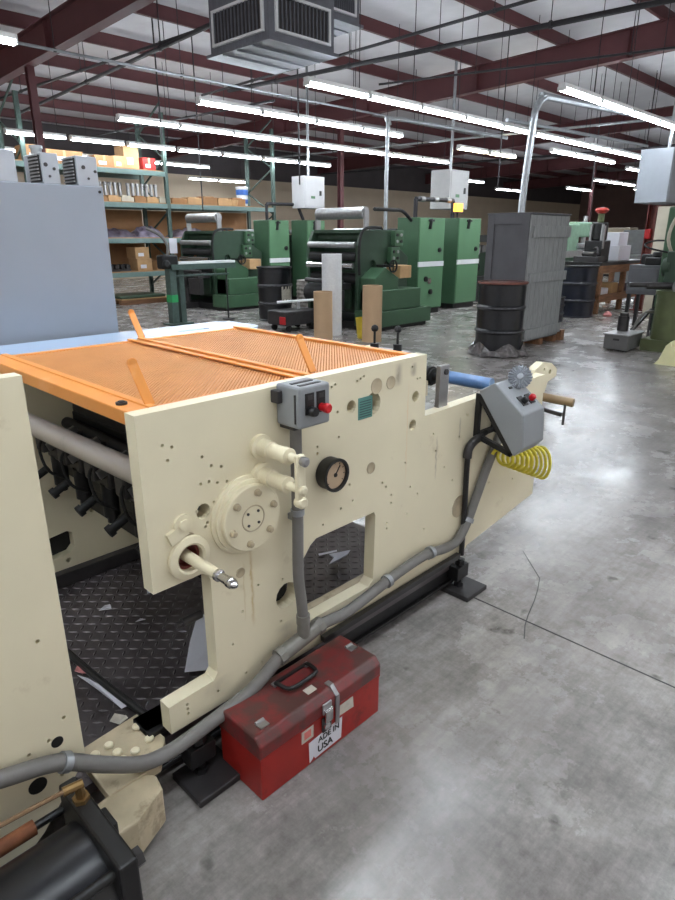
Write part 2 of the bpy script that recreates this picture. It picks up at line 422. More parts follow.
pipe('roof_pipe', [(7.75, 16., 3.7), (8.1, 9.5, 3.7)], .022, pipe_m, 'dark pipe low under the purlins behind the square duct', (.2, .6))
pipe('roof_pipe', [(9.4, 8.2, 3.95), (10.9, 2.6, 3.95)], .018, pipe_m, 'thin pipe under the long right rafter', (.3, .7))
pipe('roof_pipe', [(13., 16, 3.6), (14.5, 2, 3.6)], .025, galv, 'pale pipe crossing the hall beyond the long light row', (.2, .4, .6, .8))
pipe('roof_pipe', [(3.2, 9.3, 3.75), (12.8, 9.3, 3.75)], .02, galv, 'pale conduit running along the hall under the purlins', (.1, .3, .5, .7, .9))
pipe('roof_pipe', [(16.5, 17, 3.45), (17.5, 2, 3.45)], .03, pipe_m, 'dark pipe across the hall far beyond the conduit', (.2, .5, .8))
pipe('roof_conduit', [(9.54, 5.3, 0.0), (9.54, 5.3, 1.9), (9.66, 5.3, 3.0), (9.72, 5.3, 3.28), (9.95, 5.3, 3.45), (10.4, 5.3, 3.48), (16., 5.3, 3.75)], .055, galv, 'thick galvanised conduit bending to the right behind the crate', cat='conduit')
pipe('roof_conduit', [(9.9, 5.9, 3.2), (16., 5.9, 3.35)], .03, galv, 'thin galvanised conduit below the bent one', (.5, .99), cat='conduit')
pipe('power_pole', [(9.1, 7.72, 0), (9.1, 7.72, 3.05), (9.15, 7.72, 3.25), (9.4, 7.72, 3.35), (13, 7.72, 3.4)], .035, galv, 'white power pole rising from the near green press', cat='conduit')
for i, (x, y, z0, l) in enumerate([(7.2, 7.9, 2.2, 'thin drop rod hanging in front of the white box'), (11.6, 7.0, 2.3, 'thin drop rod between the grey box and conduit'), (6.2, 10.2, 2.9, 'thin drop rod left of the rack post'), (15.4, 6.8, 2.3, 'thin drop rod behind the conduit bend'), (7.6, 11.2, 1.9, 'thin drop rod beside the shelving rack upright')]):
    o = MB((x, y, z0)); o.cyl((x, y, z0), (x, y, roofz(y)+.255), .012, n=6); tag(o.build('drop_rod', pipe_m), l, 'rod')

ductm = M('dull duct sheet', (112, 114, 122), .5, .3, var=.15, scale=6, stretch=(1, 6, 1))
# square duct heads of the air system
def duct(loc, sx, sy, h, label):
    x, y, z = loc
    t = thing('air_duct', label, 'air duct', loc)
    b = MB(loc); b.box(x, x+sx, y, y+sy, z+.03, z+h); b.build('body', ductm, t, .005)
    b = MB(loc); b.box(x-.04, x+sx+.04, y-.04, y+sy+.04, z, z+.035)
    for k in range(1, 4): b.box(x-.02, x+sx+.02, y+sy*k/4-.01, y+sy*k/4+.01, z-.012, z)
    b.build('bottom_tray', ductm, t)
    for k in range(2):
        f = MB(loc); s = MB(loc); back = MB(loc)
        if k == 0:      # face to -x
            ln = sy
            bx = lambda m, u0, u1, a, c, d0, d1: m.box(x-d1, x-d0, y+u0, y+u1, z+a, z+c)
        else:
            ln = sx
            bx = lambda m, u0, u1, a, c, d0, d1: m.box(x+u0, x+u1, y-d1, y-d0, z+a, z+c)
        bx(f, .08, ln-.08, .1, .13, .001, .03); bx(f, .08, ln-.08, .45, .48, .001, .03); bx(f, .08, .11, .13, .45, .001, .03); bx(f, ln-.11, ln-.08, .13, .45, .001, .03)
        g = f.build('grille', white_p, t)
        bx(back, .11, ln-.11, .13, .45, .001, .006); back.build('opening', dgrey, g)
        n = 14
        for q in range(n):
            u = .12+(ln-.25)*q/(n-1); bx(s, u, u+.012, .13, .45, .006, .022)
        s.build('louvre', ductm, g)
    b = MB(loc); b.box(x+.2, x+sx-.2, y+.2, y+sy-.2, z+h, roofz(y)+.24); b.build('drop_duct', ductm, t)
    for a, c in ((.03, .03), (sx-.03, sy-.03)):
        b = MB(loc); b.cyl((x+a, y+c, z+h-.01), (x+a, y+c, roofz(y+c)+.24), .01, n=6); b.build('hanger_rod', pipe_m, t)
duct((5.22, 6.18, 3.5), 1.02, 1.12, .9, 'large square metal duct head with grilles at the top centre')
duct((6.30, 6.45, 4.0), .68, .9, .7, 'second square duct head cut by the top edge')

# ================================================================ main press
PB = (.64, 1.26, 0)
press = thing('printing_press', 'cream printing press section with an orange mesh guard on top', 'printing press', PB)
def W(): return MB(PB)
out = [(.637, 1.068), (.637, .612), (.780, .612), (.797, .60), (.803, .585), (.803, .285), (.79, .268), (.645, .262), (.645, .175), (2.02, .175), (2.06, .215), (2.61, .285), (2.61, .862), (1.722, .848), (1.718, 1.068)]
hole = [(1.46, .565), (1.19, .565), (1.165, .55), (1.135, .515), (1.125, .49), (1.125, .30), (1.14, .285), (1.44, .285), (1.463, .305), (1.468, .55)]
hs = [circ(1.665, .93, .019), circ(1.655, .83, .02), circ(1.445, .945, .037), circ(1.345, .955, .02), circ(.797, .785, .021), circ(1.065, .42, .042), circ(.742, .677, .037, 20), circ(1.232, .772, .03)]
sm = [(.70, .985), (.71, .945), (.724, .975), (.805, .93), (.83, .90), (.845, .85), (.875, .845), (.86, .89), (.80, .74), (.815, .735), (.806, .75), (.778, .79), (.83, .80), (.795, .86), (.82, .86), (1.0, .72), (1.01, .7),
      (1.23, 1.03), (1.245, 1.035), (1.26, 1.03), (1.275, 1.035), (1.37, 1.03), (1.385, 1.035), (1.40, 1.04), (1.285, .95), (1.29, .87), (1.2, .86), (1.2, .84), (1.34, .70), (1.355, .64), (1.30, .63), (1.22, .60),
      (1.5, .66), (1.52, .64), (1.55, .60), (1.55, .57), (1.53, .5), (1.53, .48), (1.62, .70), (1.64, .50), (1.655, .60), (1.70, .56), (1.64, 1.035), (1.67, .99), (1.685, .99), (1.78, .77), (1.80, .7), (1.86, .62), (1.92, .55), (1.95, .72), (1.99, .8), (2.0, .795), (1.95, .44), (1.75, .40),
      (.90, .44), (.96, .5), (1.05, .48), (.86, .35), (1.04, .34), (.70, .225), (.70, .21), (.70, .24), (.80, .225), (.90, .23), (.96, .235), (2.3, .55), (2.4, .42), (2.2, .46)]
b = W(); b.plate(out, [hole]+hs+[circ(x, z, .0045, 8) for x, z in sm], 1.26, 1.305)
panel = b.build('side_panel', panel_m, press, .003)
panel['label'] = 'near cream side panel with many bolt holes'
b = W(); b.box(.66, .785, 1.3052, 1.309, .635, 1.02); b.box(.785, 1.70, 1.3052, 1.309, .585, 1.02); b.box(1.49, 1.70, 1.3052, 1.309, .30, .585); b.box(1.70, 2.45, 1.3052, 1.309, .34, .83); b.box(.83, 1.10, 1.3052, 1.309, .19, .585); b.build('hole_shade_sheet', rubber, press)  # black sheet added behind the panel so its holes look dark inside
# far side panel
b = W(); b.plate([(.42, 1.03), (.42, .14), (2.02, .14), (2.7, .3), (2.7, .86), (1.72, .85), (1.718, 1.03)], [[(.72, .235), (.84, .25), (.86, .27), (.86, .33), (.84, .345), (.72, .33)], circ(.62, .90, .035), circ(.86, .62, .012), circ(.95, .40, .008), circ(1.0, .42, .01), circ(.83, .22, .01), circ(1.1, .27, .013), circ(.75, .5, .008)], 2.32, 2.36)
b.build('far_side_panel', cream, press, .003)
b = W(); b.box(.45, 1.8, 2.361, 2.365, .15, 1.0); b.build('hole_shade_sheet', rubber, press)  # added black sheet again, standing in for shade behind the far holes
b = W(); b.box(.45, 2.0, 2.28, 2.319, .135, .19); b.build('inner_rail', dgrey, press, .003)
b = W(); b.box(1.12, 1.6, 2.28, 2.318, .22, .30); b.cyl((1.2, 2.281, .26), (1.2, 2.27, .26), .02); b.build('bracket_pad', cream_d, press, .006)
b = W(); b.box(1.15, 2.0, 1.3055, 1.34, .178, .283); b.build('bottom_ledge', cream_d, press, .004)
# tread plate floor
b = W(); b.box(.15, 2.02, 1.306, 2.32, .10, .13)
px = .034
for i in range(int(1.86/px)):
    for j in range(int(1.0/px)):
        cx, cy = .17+i*px, 1.325+j*px; a = PI/4 if (i+j) % 2 else -PI/4
        ca, sa = math.cos(a), math.sin(a); l, w, h = .0165, .0052, .0028
        q = lambda u, v: (cx+ca*u-sa*v, cy+sa*u+ca*v)
        b.add([(*q(-l, 0), .1301), (*q(0, -w), .1301), (*q(l, 0), .1301), (*q(0, w), .1301), (*q(-l*.45, 0), .13+h), (*q(l*.45, 0), .13+h)],
              [(0, 1, 5, 4), (1, 2, 5), (2, 3, 4, 5), (3, 0, 4)], True)
b.build('tread_plate', plate_m, press)
# base beams
b = W(); b.box(.60, 2.06, 1.315, 1.39, .03, .174); b.box(.60, 2.06, 1.30, 1.39, .155, .174); b.box(.60, 2.06, 1.30, 1.39, .03, .045); b.build('base_beam', black, press, .003)
b = W(); b.box(.45, 2.06, 2.25, 2.33, .03, .12); b.build('base_beam', black, press, .003)
for (x, y, far) in ((2.06, 1.26, 0), (.72, 1.215, 0), (2.06, 2.36, 1), (.6, 2.36, 1)):
    b = W(); b.box(x-.075, x+.075, y-.07, y+.07, 0, .022); f = b.build('foot_pad', dgrey, press, .004)
    b = W(); b.cyl((x-.01, y+.02, .022), (x-.01, y+.02, .15), .013, n=10); b.cyl((x-.01, y+.02, .125), (x-.01, y+.02, .145), .022, n=6); b.cyl((x-.01, y+.02, .022), (x-.01, y+.02, .04), .022, n=6); b.build('levelling_bolt', black, f)
    b = W(); b.box(x-.05, x+.03, y+.0 if not far else y-.03, y+.054, .06, .12); b.build('foot_bracket', black, f, .003)
# orange guard
GX0, GXA, GXB, GX1, GY0, GY1, GZ = .655, 1.185, 1.25, 1.735, 1.318, 2.31, 1.062
b = W()
b.box(GX0, GX0+.062, GY0, GY1, GZ-.036, GZ)
b.box(GXA, GXB, GY0, GY1, GZ-.03, GZ-.004)
b.box(GX1-.05, GX1, GY0, GY1, GZ-.03, GZ-.002)
b.box(GX0+.062, GX1-.05, GY0, GY0+.03, GZ-.03, GZ-.004); b.box(GX0+.062, GX1-.05, GY1-.03, GY1, GZ-.03, GZ-.004)
for xa in (GX0+.075, GXB-.012):                # raised lips of the two lids
    xb = GXA-.0 if xa < 1 else GX1-.04
    b.box(xa-.022, xa+.0, GY0+.002, GY1-.002, GZ-.003, GZ+.004)
    b.box(xb-.012, xb+.006, GY0+.002, GY1-.002, GZ-.003, GZ+.003)
guard = b.build('guard_frame', orange, press, .003)
for (xa, xb) in ((GX0+.063, GXA-.001), (GXB+.001, GX1-.051)):
    b = W(); b.box(xa, xb, GY0+.031, GY1-.031, GZ-.020, GZ-.017); tr = b.build('guard_tray', tray, guard)
    b = W(); st = .0128; ya, yb = GY0+.03, GY1-.03
    for sgn in (1, -1):
        n0 = int((xb-xa+yb-ya)/st/1.0)
        for k in range(n0):
            c = k*st*1.0
            if sgn > 0:   # y - ya = x - xa - (yb-ya) + c  -> clip to the rectangle
                d = c-(yb-ya); p = [(max(xa, xa-0+d), 0), (min(xb, xa+d+(yb-ya)), 0)]
                x_a, x_b = p[0][0], p[1][0]; pa = (x_a, ya+(x_a-xa-d)); pb = (x_b, ya+(x_b-xa-d))
            else:
                d = c; x_a, x_b = max(xa, xa+d-(yb-ya)), min(xb, xa+d); pa = (x_a, ya+d-(x_a-xa)); pb = (x_b, ya+d-(x_b-xa))
            if x_b-x_a > .004: b.bar((*pa, GZ-.009+.001*sgn), (*pb, GZ-.009+.001*sgn), (.0050 if sgn > 0 else .0026), .002)
    b.build('guard_mesh', orange_m, guard)
for (x, y) in ((.725, 1.345), (1.262, 1.34), (1.235, 2.30)):
    b = W(); b.bar((x, y, GZ), (x-.012, y+.045, GZ+.098), .026, .007, up=(0, 1, 0)); b.cyl((x-.012, y+.04, GZ+.098), (x-.012, y+.05, GZ+.098), .0128, n=14); b.build('guard_handle', orange, guard, .002)
b = W(); b.cyl((.68, 1.40, GZ), (.68, 1.40, GZ+.006), .014, n=12); b.cyl((.68, 1.40, GZ+.006), (.68, 1.40, GZ+.009), .008, n=6); b.build('hinge_bolt', dgrey, guard)
# rollers and dark inking heads inside
b = W(); b.cyl((.70, 1.31, .880), (.665, 2.319, .882), .031, n=28); b.build('idler_roller', roller_m, press)
b = W(); b.cyl((1.10, 1.31, .83), (1.10, 2.319, .83), .17, n=40); b.build('impression_cylinder', dgrey, press)
b = W(); b.cyl((1.5, 1.31, .80), (1.5, 2.319, .80), .12, n=32); b.build('idler_roller', roller_m, press)
b = W(); b.add([(.90, 1.306, .70), (1.25, 1.306, .58), (1.25, 2.319, .58), (.90, 2.319, .70), (.90, 1.306, .72), (1.25, 1.306, .60), (1.25, 2.319, .60), (.90, 2.319, .72)],
    [(3, 2, 1, 0), (4, 5, 6, 7), (0, 1, 5, 4), (1, 2, 6, 5), (2, 3, 7, 6), (3, 0, 4, 7)]); b.build('drip_pan', dgrey, press)
b = W(); b.bar((.84, 1.31, .72), (.84, 2.319, .72), .06, .07); b.cyl((.90, 1.31, .78), (.90, 2.319, .78), .022, n=14); b.build('head_rail', black, press, .004)
b = W(); b.box(.925, .945, 1.31, 2.319, .43, .82); b.bar((.90, 1.31, .60), (.90, 2.319, .60), .05, .05); b.build('head_casing', black, press, .004)
for y in (1.42, 1.60, 1.80, 2.0, 2.18):
    b = W(); b.box(.78, .90, y-.045, y+.045, .70, .79); b.box(.74, .80, y-.03, y+.03, .735, .80); h = b.build('cutting_head', dgrey, press, .008)
    b = W(); b.cyl((.80, y, .71), (.80, y, .60), .026, n=14); b.cyl((.80, y, .60), (.80, y, .575), .016, n=10); b.build('air_piston', black, h)
    b = W(); b.cyl((.77, y+.03, .66), (.72, y+.03, .635), .014, n=12); b.cyl((.72, y+.03, .635), (.705, y+.03, .628), .019, n=12); b.build('knob', rubber, h)
    b = W(); b.tube([(.76, y-.02, .79), (.73, y-.03, .76), (.74, y-.05, .68), (.79, y-.06, .64)], .005, n=6); b.build('air_hose', rubber, h)
    b = W(); b.bar((.755, y-.036, .755), (.86, y-.036, .80), .012, .03); b.build('clamp_lever', steel, h, .002)
# gear cover disc
cx, cz = .925, .735
b = W(); b.lathe([(.112, 0), (.112, .008), (.106, .011), (.104, .011), (.104, .020), (.097, .022), (.094, .022), (.094, .035), (.091, .038), (.04, .038)], (cx, 1.26, cz), (0, -1, 0), 48); d = b.build('gear_cover', cream, press)
b = W(); b.lathe([(.034, .038), (.036, .0395), (.0375, .0395), (.0385, .038)], (cx, 1.26, cz), (0, -1, 0), 32, False); b.build('cover_ring', cream_d, d)
for k in range(6):
    a = .3+k*PI/3; x, z = cx+.072*math.cos(a), cz+.072*math.sin(a)
    b = W(); b.lathe([(.0105, .038), (.0105, .040), (.0085, .0405), (.0085, .049), (.006, .051)], (x, 1.26, z), (0, -1, 0), 12); b.build('cover_bolt', cream_d, d)
for k in range(4):
    a = .8+k*PI/2; b = W(); b.cyl((cx+.024*math.cos(a), 1.222, cz+.024*math.sin(a)), (cx+.024*math.cos(a), 1.2195, cz+.024*math.sin(a)), .004, n=8); b.build('cover_screw', dgrey, d)
# drive shaft through its boss
b = W(); b.lathe([(.056, 0), (.060, .004), (.058, .012), (.042, .018), (.036, .014), (.036, -.03)], (.742, 1.26, .677), (0, -1, 0), 36, False); b.build('shaft_boss', cream, press)
b = W(); b.lathe([(.0355, -.034), (.0355, -.004), (.029, -.004), (.029, -.03), (.016, -.03)], (.742, 1.26, .677), (0, -1, 0), 24); b.build('seal_ring', redpost, press)
b = W(); b.cyl((.742, 1.29, .677), (.742, 1.13, .677), .0155, .0135, n=20); sh = b.build('drive_shaft', cream, press)
b = W(); b.lathe([(.0155, .128), (.0155, .136), (.011, .138), (.0115, .170), (.014, .174), (.014, .186), (.009, .198), (.004, .204)], (.742, 1.26, .677), (0, -1, 0), 18); b.build('shaft_tip', chrome, sh)
# small flange and plugs
b = W(); b.lathe([(.026, 0), (.026, .008), (.014, .009), (.014, .014), (.005, .015)], (.733, 1.26, .772), (0, -1, 0), 24); b.bar((.69, 1.255, .742), (.74, 1.255, .76), .01, .035); b.build('bearing_flange', cream, press)
for x, z, r in ((.748, .724, .017), (.90, .565, .013), (1.98, .42, .045), (1.44, .73, .018), (1.46, 1.0, .024), (1.53, 1.0, .02)):
    b = W(); b.lathe([(r+.002, 0), (r+.002, .0015), (r, .0018), (r-.0015, .0008)], (x, 1.26, z), (0, -1, 0), 24, True); b.build('hole_plug', cream_d, press)
# throw-off levers (pair of stub shafts with a joined crank handle)
for (x, z, l) in ((.985, .915, .17), (.985, .835, .16)):
    b = W(); b.lathe([(.034, 0), (.034, .012), (.024, .014), (.024, .05), (.020, .052), (.020, l*.60), (.0225, l*.605), (.0225, l*.72), (.012, l*.74), (.011, l)], (x, 1.26, z), (0, -1, 0), 22); lv = b.build('throw_off_shaft', cream, press)
    b = W(); b.lathe([(.012, l), (.013, l+.004), (.013, l+.014), (.008, l+.018)], (x, 1.26, z), (0, -1, 0), 16); b.build('collar', steel if z > .9 else cream, lv)
b = W(); b.bar((.985, 1.10, .930), (.985, 1.10, .80), .026, .018, up=(0, 1, 0)); b.cyl((.985, 1.112, .80), (.985, 1.085, .80), .016); b.build('crank_handle', cream, press, .005)
# pressure gauge
gx, gz = 1.237, .772
b = W(); b.lathe([(.046, 0), (.050, .006), (.050, .034), (.052, .038), (.052, .046), (.043, .046), (.043, .036)], (gx, 1.26, gz), (0, -1, 0), 36); g = b.build('dial_gauge', black, press)
b = W(); b.lathe([(.0428, .034), (.0428, .037), (.002, .037)], (gx, 1.26, gz), (0, -1, 0), 28); b.build('dial_face', gface, g)
b = W(); b.bar((gx-.004, 1.222, gz-.006), (gx+.02, 1.222, gz+.026), .003, .002, up=(0, 1, 0)); b.cyl((gx, 1.223, gz), (gx, 1.219, gz), .006, n=10)
for k in range(9):
    a = -.6+k*.55; b.bar((gx+.034*math.cos(a), 1.2225, gz+.034*math.sin(a)), (gx+.040*math.cos(a), 1.2225, gz+.040*math.sin(a)), .002, .001, up=(0, 1, 0))
b.build('dial_needle', black, g)
# stop/start control box
bx0, bx1, by0, by1, bz0, bz1 = 1.045, 1.16, 1.165, 1.258, .965, 1.078
b = W(); b.box(bx0, bx1, by0, by1, bz0, bz1); cb = b.build('control_box', boxgrey, press, .008, 3)
for y in (1.185, 1.215):
    b = W(); b.box(bx0+.018, bx1-.022, y-.006, y+.006, bz1-.001, bz1+.0015); b.build('top_slot', black, cb)
b = W(); b.box(bx0-.003, bx0+.001, by0+.012, by0+.016, bz0+.015, bz1-.02); b.build('lid_seam', dgrey, cb)
b = W(); b.box(bx0-.018, bx0, by1-.03, by1, bz1-.05, bz1-.015); b.build('mount_lug', dgrey, cb, .003)
b = W(); b.box(bx0+.01, bx1-.03, by1-.06, by1, bz0-.012, bz0); b.build('gland_plate', dgrey, cb, .004)
for k, xx in enumerate((bx0+.037, bx0+.078)):
    b = W(); b.box(xx-.0155, xx+.0155, by0-.003, by0, 1.002, 1.060); p = b.build('switch_plate', black, cb, .001)
    b = W(); b.box(xx-.009, xx+.009, by0-.004, by0-.003, 1.042, 1.054); b.build('legend_tag', dgrey, p)
    b = W(); zz = 1.012+.004*k
    b.lathe([(.011, .003), (.011, .018), (.0135, .02), (.0135, .030), (.011, .033)] if k else [(.012, .003), (.0135, .006), (.0135, .02), (.011, .026)], (xx, by0, zz), (0, -1, 0), 18)
    b.build('stop_button' if k else 'start_button', red if k else black, p)
# data plate
b = W(); b.box(1.375, 1.44, 1.2585, 1.26, .905, .975); p = b.build('data_plate', teal, press)
b = W()
for k in range(7): b.box(1.381, 1.434, 1.258, 1.2586, .912+k*.008, .9155+k*.008)
b.build('plate_rows', tealtxt, p)
# conduit drop, tee, floor-level run
b = W(); b.tube([(1.085, 1.225, .965), (1.085, 1.225, .80), (1.085, 1.225, .66), (1.080, 1.222, .50), (1.083, 1.215, .42), (1.085, 1.21, .345)], .0165, n=14); b.build('conduit_drop', conduit_m, press)
b = W(); b.cyl((1.085, 1.21, .365), (1.085, 1.21, .335), .021, n=14); b.cyl((1.085, 1.21, .335), (1.085, 1.21, .29), .019, n=14)
tdx = Vector((1.14, 1.215, .288))-Vector((1.0, 1.215, .265))
b.cyl((1.0, 1.215, .263), (1.15, 1.215, .289), .024, n=18)
b.build('conduit_tee', fitting, press)
for a, c in (((.985, 1.215, .260), (1.008, 1.215, .264)), ((1.142, 1.215, .287), (1.165, 1.215, .291))):
    b = W(); b.cyl(a, c, .0265, n=8); b.build('compression_nut', fitting, press)
b = W(); b.tube([(-.1, 1.235, .43), (.1, 1.235, .40), (.23, 1.232, .355), (.345, 1.225, .322), (.44, 1.22, .25), (.53, 1.215, .19), (.60, 1.215, .172), (.68, 1.215, .175), (.78, 1.215, .187), (.88, 1.215, .205), (.95, 1.215, .238), (.99, 1.215, .261)], .0195, n=14)
b.build('conduit_run', conduit_m, press)
b = W(); b.tube([(1.16, 1.215, .290), (1.22, 1.216, .282), (1.30, 1.218, .276), (1.5, 1.225, .298), (1.62, 1.228, .308), (1.74, 1.23, .31), (1.86, 1.235, .285), (1.95, 1.238, .285), (2.01, 1.238, .34), (2.07, 1.238, .44), (2.14, 1.238, .56), (2.2, 1.24, .64), (2.25, 1.245, .70)], .0185, n=14)
b.build('conduit_run', conduit_m, press)
def clamp(c, d, r=.024):
    c = Vector(c); d = Vector(d).normalized(); b = W(); b.cyl(c-d*.009, c+d*.009, r, n=14); b.box(c.x-.008, c.x+.008, c.y, 1.262, c.z-.03, c.z-.012); b.build('conduit_clamp', galv, press)
clamp((.36, 1.224, .313), (.1, 0, -.06)); clamp((1.50, 1.225, .298), (1, 0, .1)); clamp((1.76, 1.231, .308), (1, 0, -.05)); clamp((1.086, 1.226, .70), (0, 0, 1), .02); clamp((2.02, 1.238, .355), (.06, 0, .1))
# thin steel rail under the conduit
b = W(); b.bar((1.2, 1.245, .20), (1.98, 1.245, .205), .02, .02); b.build('cable_rail', dgrey, press)
# right hand low end: black elbow, console on a triangular bracket
b = W(); b.tube([(2.0, 1.245, .20), (2.0, 1.245, .40), (1.995, 1.245, .60), (2.0, 1.245, .655), (2.03, 1.24, .69), (2.10, 1.235, .71)], .011, n=10); b.build('cable_drop', black, press)
b = W(); b.tube([(1.985, 1.24, .63), (1.99, 1.24, .665), (2.02, 1.237, .69), (2.07, 1.235, .70)], .017, n=12); b.build('cable_elbow', dgrey, press)
bk = W()
for xk in (2.055, 2.185):
    bk.bar((xk, 1.25, .875), (xk, 1.25, .70), .02, .02); bk.bar((xk, 1.25, .705), (xk, 1.09, .662), .02, .02); bk.bar((xk, 1.245, .868), (xk, 1.09, .660), .02, .02)
bk.bar((2.055, 1.25, .705), (2.185, 1.25, .705), .02, .02)
br = bk.build('console_bracket', black, press, .002)
b = W(); b.plate([(1.248, .886), (1.18, .928), (1.052, .826), (1.042, .70), (1.078, .660)], [], 2.042, 2.205, 'x'); con = b.build('console', boxgrey, press, .006, 3)
tdir = Vector((0, -.128, -.102)).normalized(); nrm = Vector((0, -.623, .782)).normalized(); xx = Vector((1, 0, 0))
m4 = Matrix((xx, tdir, nrm)).transposed().to_4x4(); m4.translation = Vector((2.042, 1.18, .928))
for (px_, py_, w, l) in ((.05, .035, .022, .010), (.10, .04, .022, .010), (.045, .085, .036, .045), (.10, .085, .036, .045)):
    b = W(); b.box(px_, px_+w, py_, py_+l, .0, .004, m4); q = b.build('console_switch', black, con, .002)
for (px_, py_, mt_) in ((.063, .112, black), (.118, .112, red)):
    b = W(); b.lathe([(.011, 0), (.013, .004), (.012, .018), (.008, .021)], m4 @ Vector((px_, py_, .004)), nrm, 14); b.build('console_button', mt_, con)
# starburst dial on the console
b = W(); c = Vector((2.155, 1.14, .940)); ax = Vector((-.78, -.45, .43)).normalized()
t = Vector((0, 0, 1)); uu = ax.cross(t).normalized(); ww = ax.cross(uu); n = 22; R = .046
vs = [c+ax*.006]; fs = []
for i in range(n*2):
    a = 2*PI*i/(n*2); r = R if i % 2 == 0 else R*.90
    vs.append(c+(uu*math.cos(a)+ww*math.sin(a))*r+ax*(.008 if i % 2 == 0 else -.002))
for i in range(n*2): fs.append((0, 1+i, 1+(i+1) % (n*2)))
k = len(vs); vs += [p-ax*.012 for p in vs]; fs += [(f[2]+k, f[1]+k, f[0]+k) for f in fs[:n*2]]
for i in range(n*2): a_, b_ = 1+i, 1+(i+1) % (n*2); fs.append((a_, a_+k, b_+k, b_))
b.add(vs, fs); b.cyl(c-ax*.055, c-ax*.004, .012); b.lathe([(.012, .006), (.012, .010), (.006, .012)], c, ax, 16); b.build('fluted_dial', block_m, con)
# yellow coiled air line
b = W(); pts = []
for k in range(90):
    a = k*.62; pts.append((2.13+k*.0042, 1.175+.04*math.cos(a), .615-.0014*k+(.03+.0005*k)*math.sin(a)))
b.tube(pts, .007, n=8, sub=2); b.build('coiled_air_line', yellow, press)
# cream end bracket, stub and T clamp
b = W(); b.plate([(2.56, .80), (2.60, .875), (2.68, .90), (2.76, .885), (2.82, .85), (2.82, .815), (2.74, .80), (2.70, .72), (2.56, .66)], [circ(2.75, .845, .012), circ(2.69, .865, .008)], 1.306, 1.345); e = b.build('end_bracket', cream, press, .004)
b = W(); b.cyl((2.66, 1.306, .745), (2.69, 1.15, .735), .02, n=16); b.build('stub_shaft', M('tarnished stub', (150, 128, 100), .4, .5), e)
b = W(); b.cyl((2.66, 1.306, .69), (2.67, 1.19, .675), .010, n=12); b.cyl((2.672, 1.18, .63), (2.672, 1.18, .725), .006, n=10); b.build('clamp_handle', dgrey, e)
# upright flat bar with roller, blue roller beyond
b = W(); b.box(1.84, 1.895, 1.285, 1.305, .845, 1.005); fb = b.build('flat_bar', steel, press, .002)
b = W(); b.cyl((1.872, 1.285, .98), (1.872, 1.279, .98), .011, n=14); b.build('flat_bar_bolt', dgrey, fb)
b = W(); b.cyl((1.872, 1.306, .955), (1.872, 1.335, .955), .014); b.cyl((1.872, 1.335, .955), (1.872, 1.345, .955), .03); b.cyl((1.872, 1.345, .955), (1.872, 2.319, .955), .036, n=24); b.build('rubber_roller', rubber, press)
b = W(); b.cyl((2.235, 1.306, .868), (2.12, 2.319, .90), .027, n=24); b.build('blue_roller', blue_r, press)
b = W(); b.box(2.3, 2.5, 1.30, 2.33, .55, .60); b.build('cross_tie', cream_d, press)
# blue out-feed sheet behind the guard, with its hand slot
tb = W(); tb.plate([(.1, 2.36), (1.86, 2.36), (1.9, 2.40), (1.9, 2.60), (1.84, 2.66), (.1, 2.66)], [[(1.53, 2.47), (1.66, 2.47), (1.68, 2.485), (1.66, 2.50), (1.53, 2.50), (1.51, 2.485)]], 1.015, 1.04, 'z')
tb.build('outfeed_table', blue_t, press, .004)
b = W(); b.box(.2, .28, 2.36, 2.60, .02, 1.015); b.box(1.75, 1.83, 2.40, 2.60, .0, 1.015); b.build('table_leg', cream_d, press)
# two black ball-topped levers on a bracket at the right rear
for k, (x, y) in enumerate(((1.94, 1.69), (1.985, 1.605))):
    b = W(); b.cyl((x, y, .99), (x, y, 1.03), .018, n=12); b.cyl((x, y, 1.03), (x, y, 1.085), .005, n=8); lv = b.build('lever', black, press)
    b = W(); b.lathe([(.003, -.015), (.012, -.01), (.0155, 0), (.012, .01), (.003, .015)], (x, y, 1.09), (0, 0, 1), 16); b.build('lever_ball', rubber if k == 0 else black, lv)
b = W(); b.box(1.90, 2.03, 1.57, 1.73, .97, 1.0); b.box(1.736, 2.0, 1.62, 1.68, .955, .975); b.build('lever_bracket', steel, press, .003)
b = W(); b.box(1.722, 1.80, 1.31, 2.319, .90, .955); b.build('rear_tie_bar', cream_d, press)
# bolted tie block between the two units and the cream mounting block
b = W(); b.plate([(.44, 1.40), (.625, 1.415), (.635, 1.28), (.58, 1.21), (.44, 1.21)], [], .131, .160, 'z'); tp = b.build('tie_plate', cream_d, press, .003)
for (x, y) in ((.472, 1.352), (.512, 1.356), (.517, 1.318), (.515, 1.285), (.552, 1.288), (.598, 1.365), (.60, 1.30)):
    b = W(); b.lathe([(.011, .0), (.0125, .002), (.0125, .007), (.010, .010), (.004, .0105)], (x, y, .160), (0, 0, 1), 14); b.build('tie_bolt', cream, tp)
b = W(); b.plate([(.38, 1.21), (.53, 1.225), (.555, 1.19), (.545, 1.14), (.455, 1.10), (.38, 1.10)], [], .05, .155, 'z'); b.build('mounting_block', cream_d, press, .006)
# bent black rod lying in the bay, fixed at the foot
b = W(); b.tube([(.60, 1.95, .155), (.625, 1.6, .150), (.648, 1.39, .150)], .011, n=10); b.cyl((.648, 1.39, .150), (.650, 1.365, .150), .017, n=12); b.build('tie_rod', black, press)
b = W(); b.cyl((.81, 1.335, .44), (.75, 1.335, .44), .012, n=12); b.cyl((.75, 1.335, .44), (.73, 1.335, .44), .008, n=10); b.build('grease_nipple', dgrey, press)

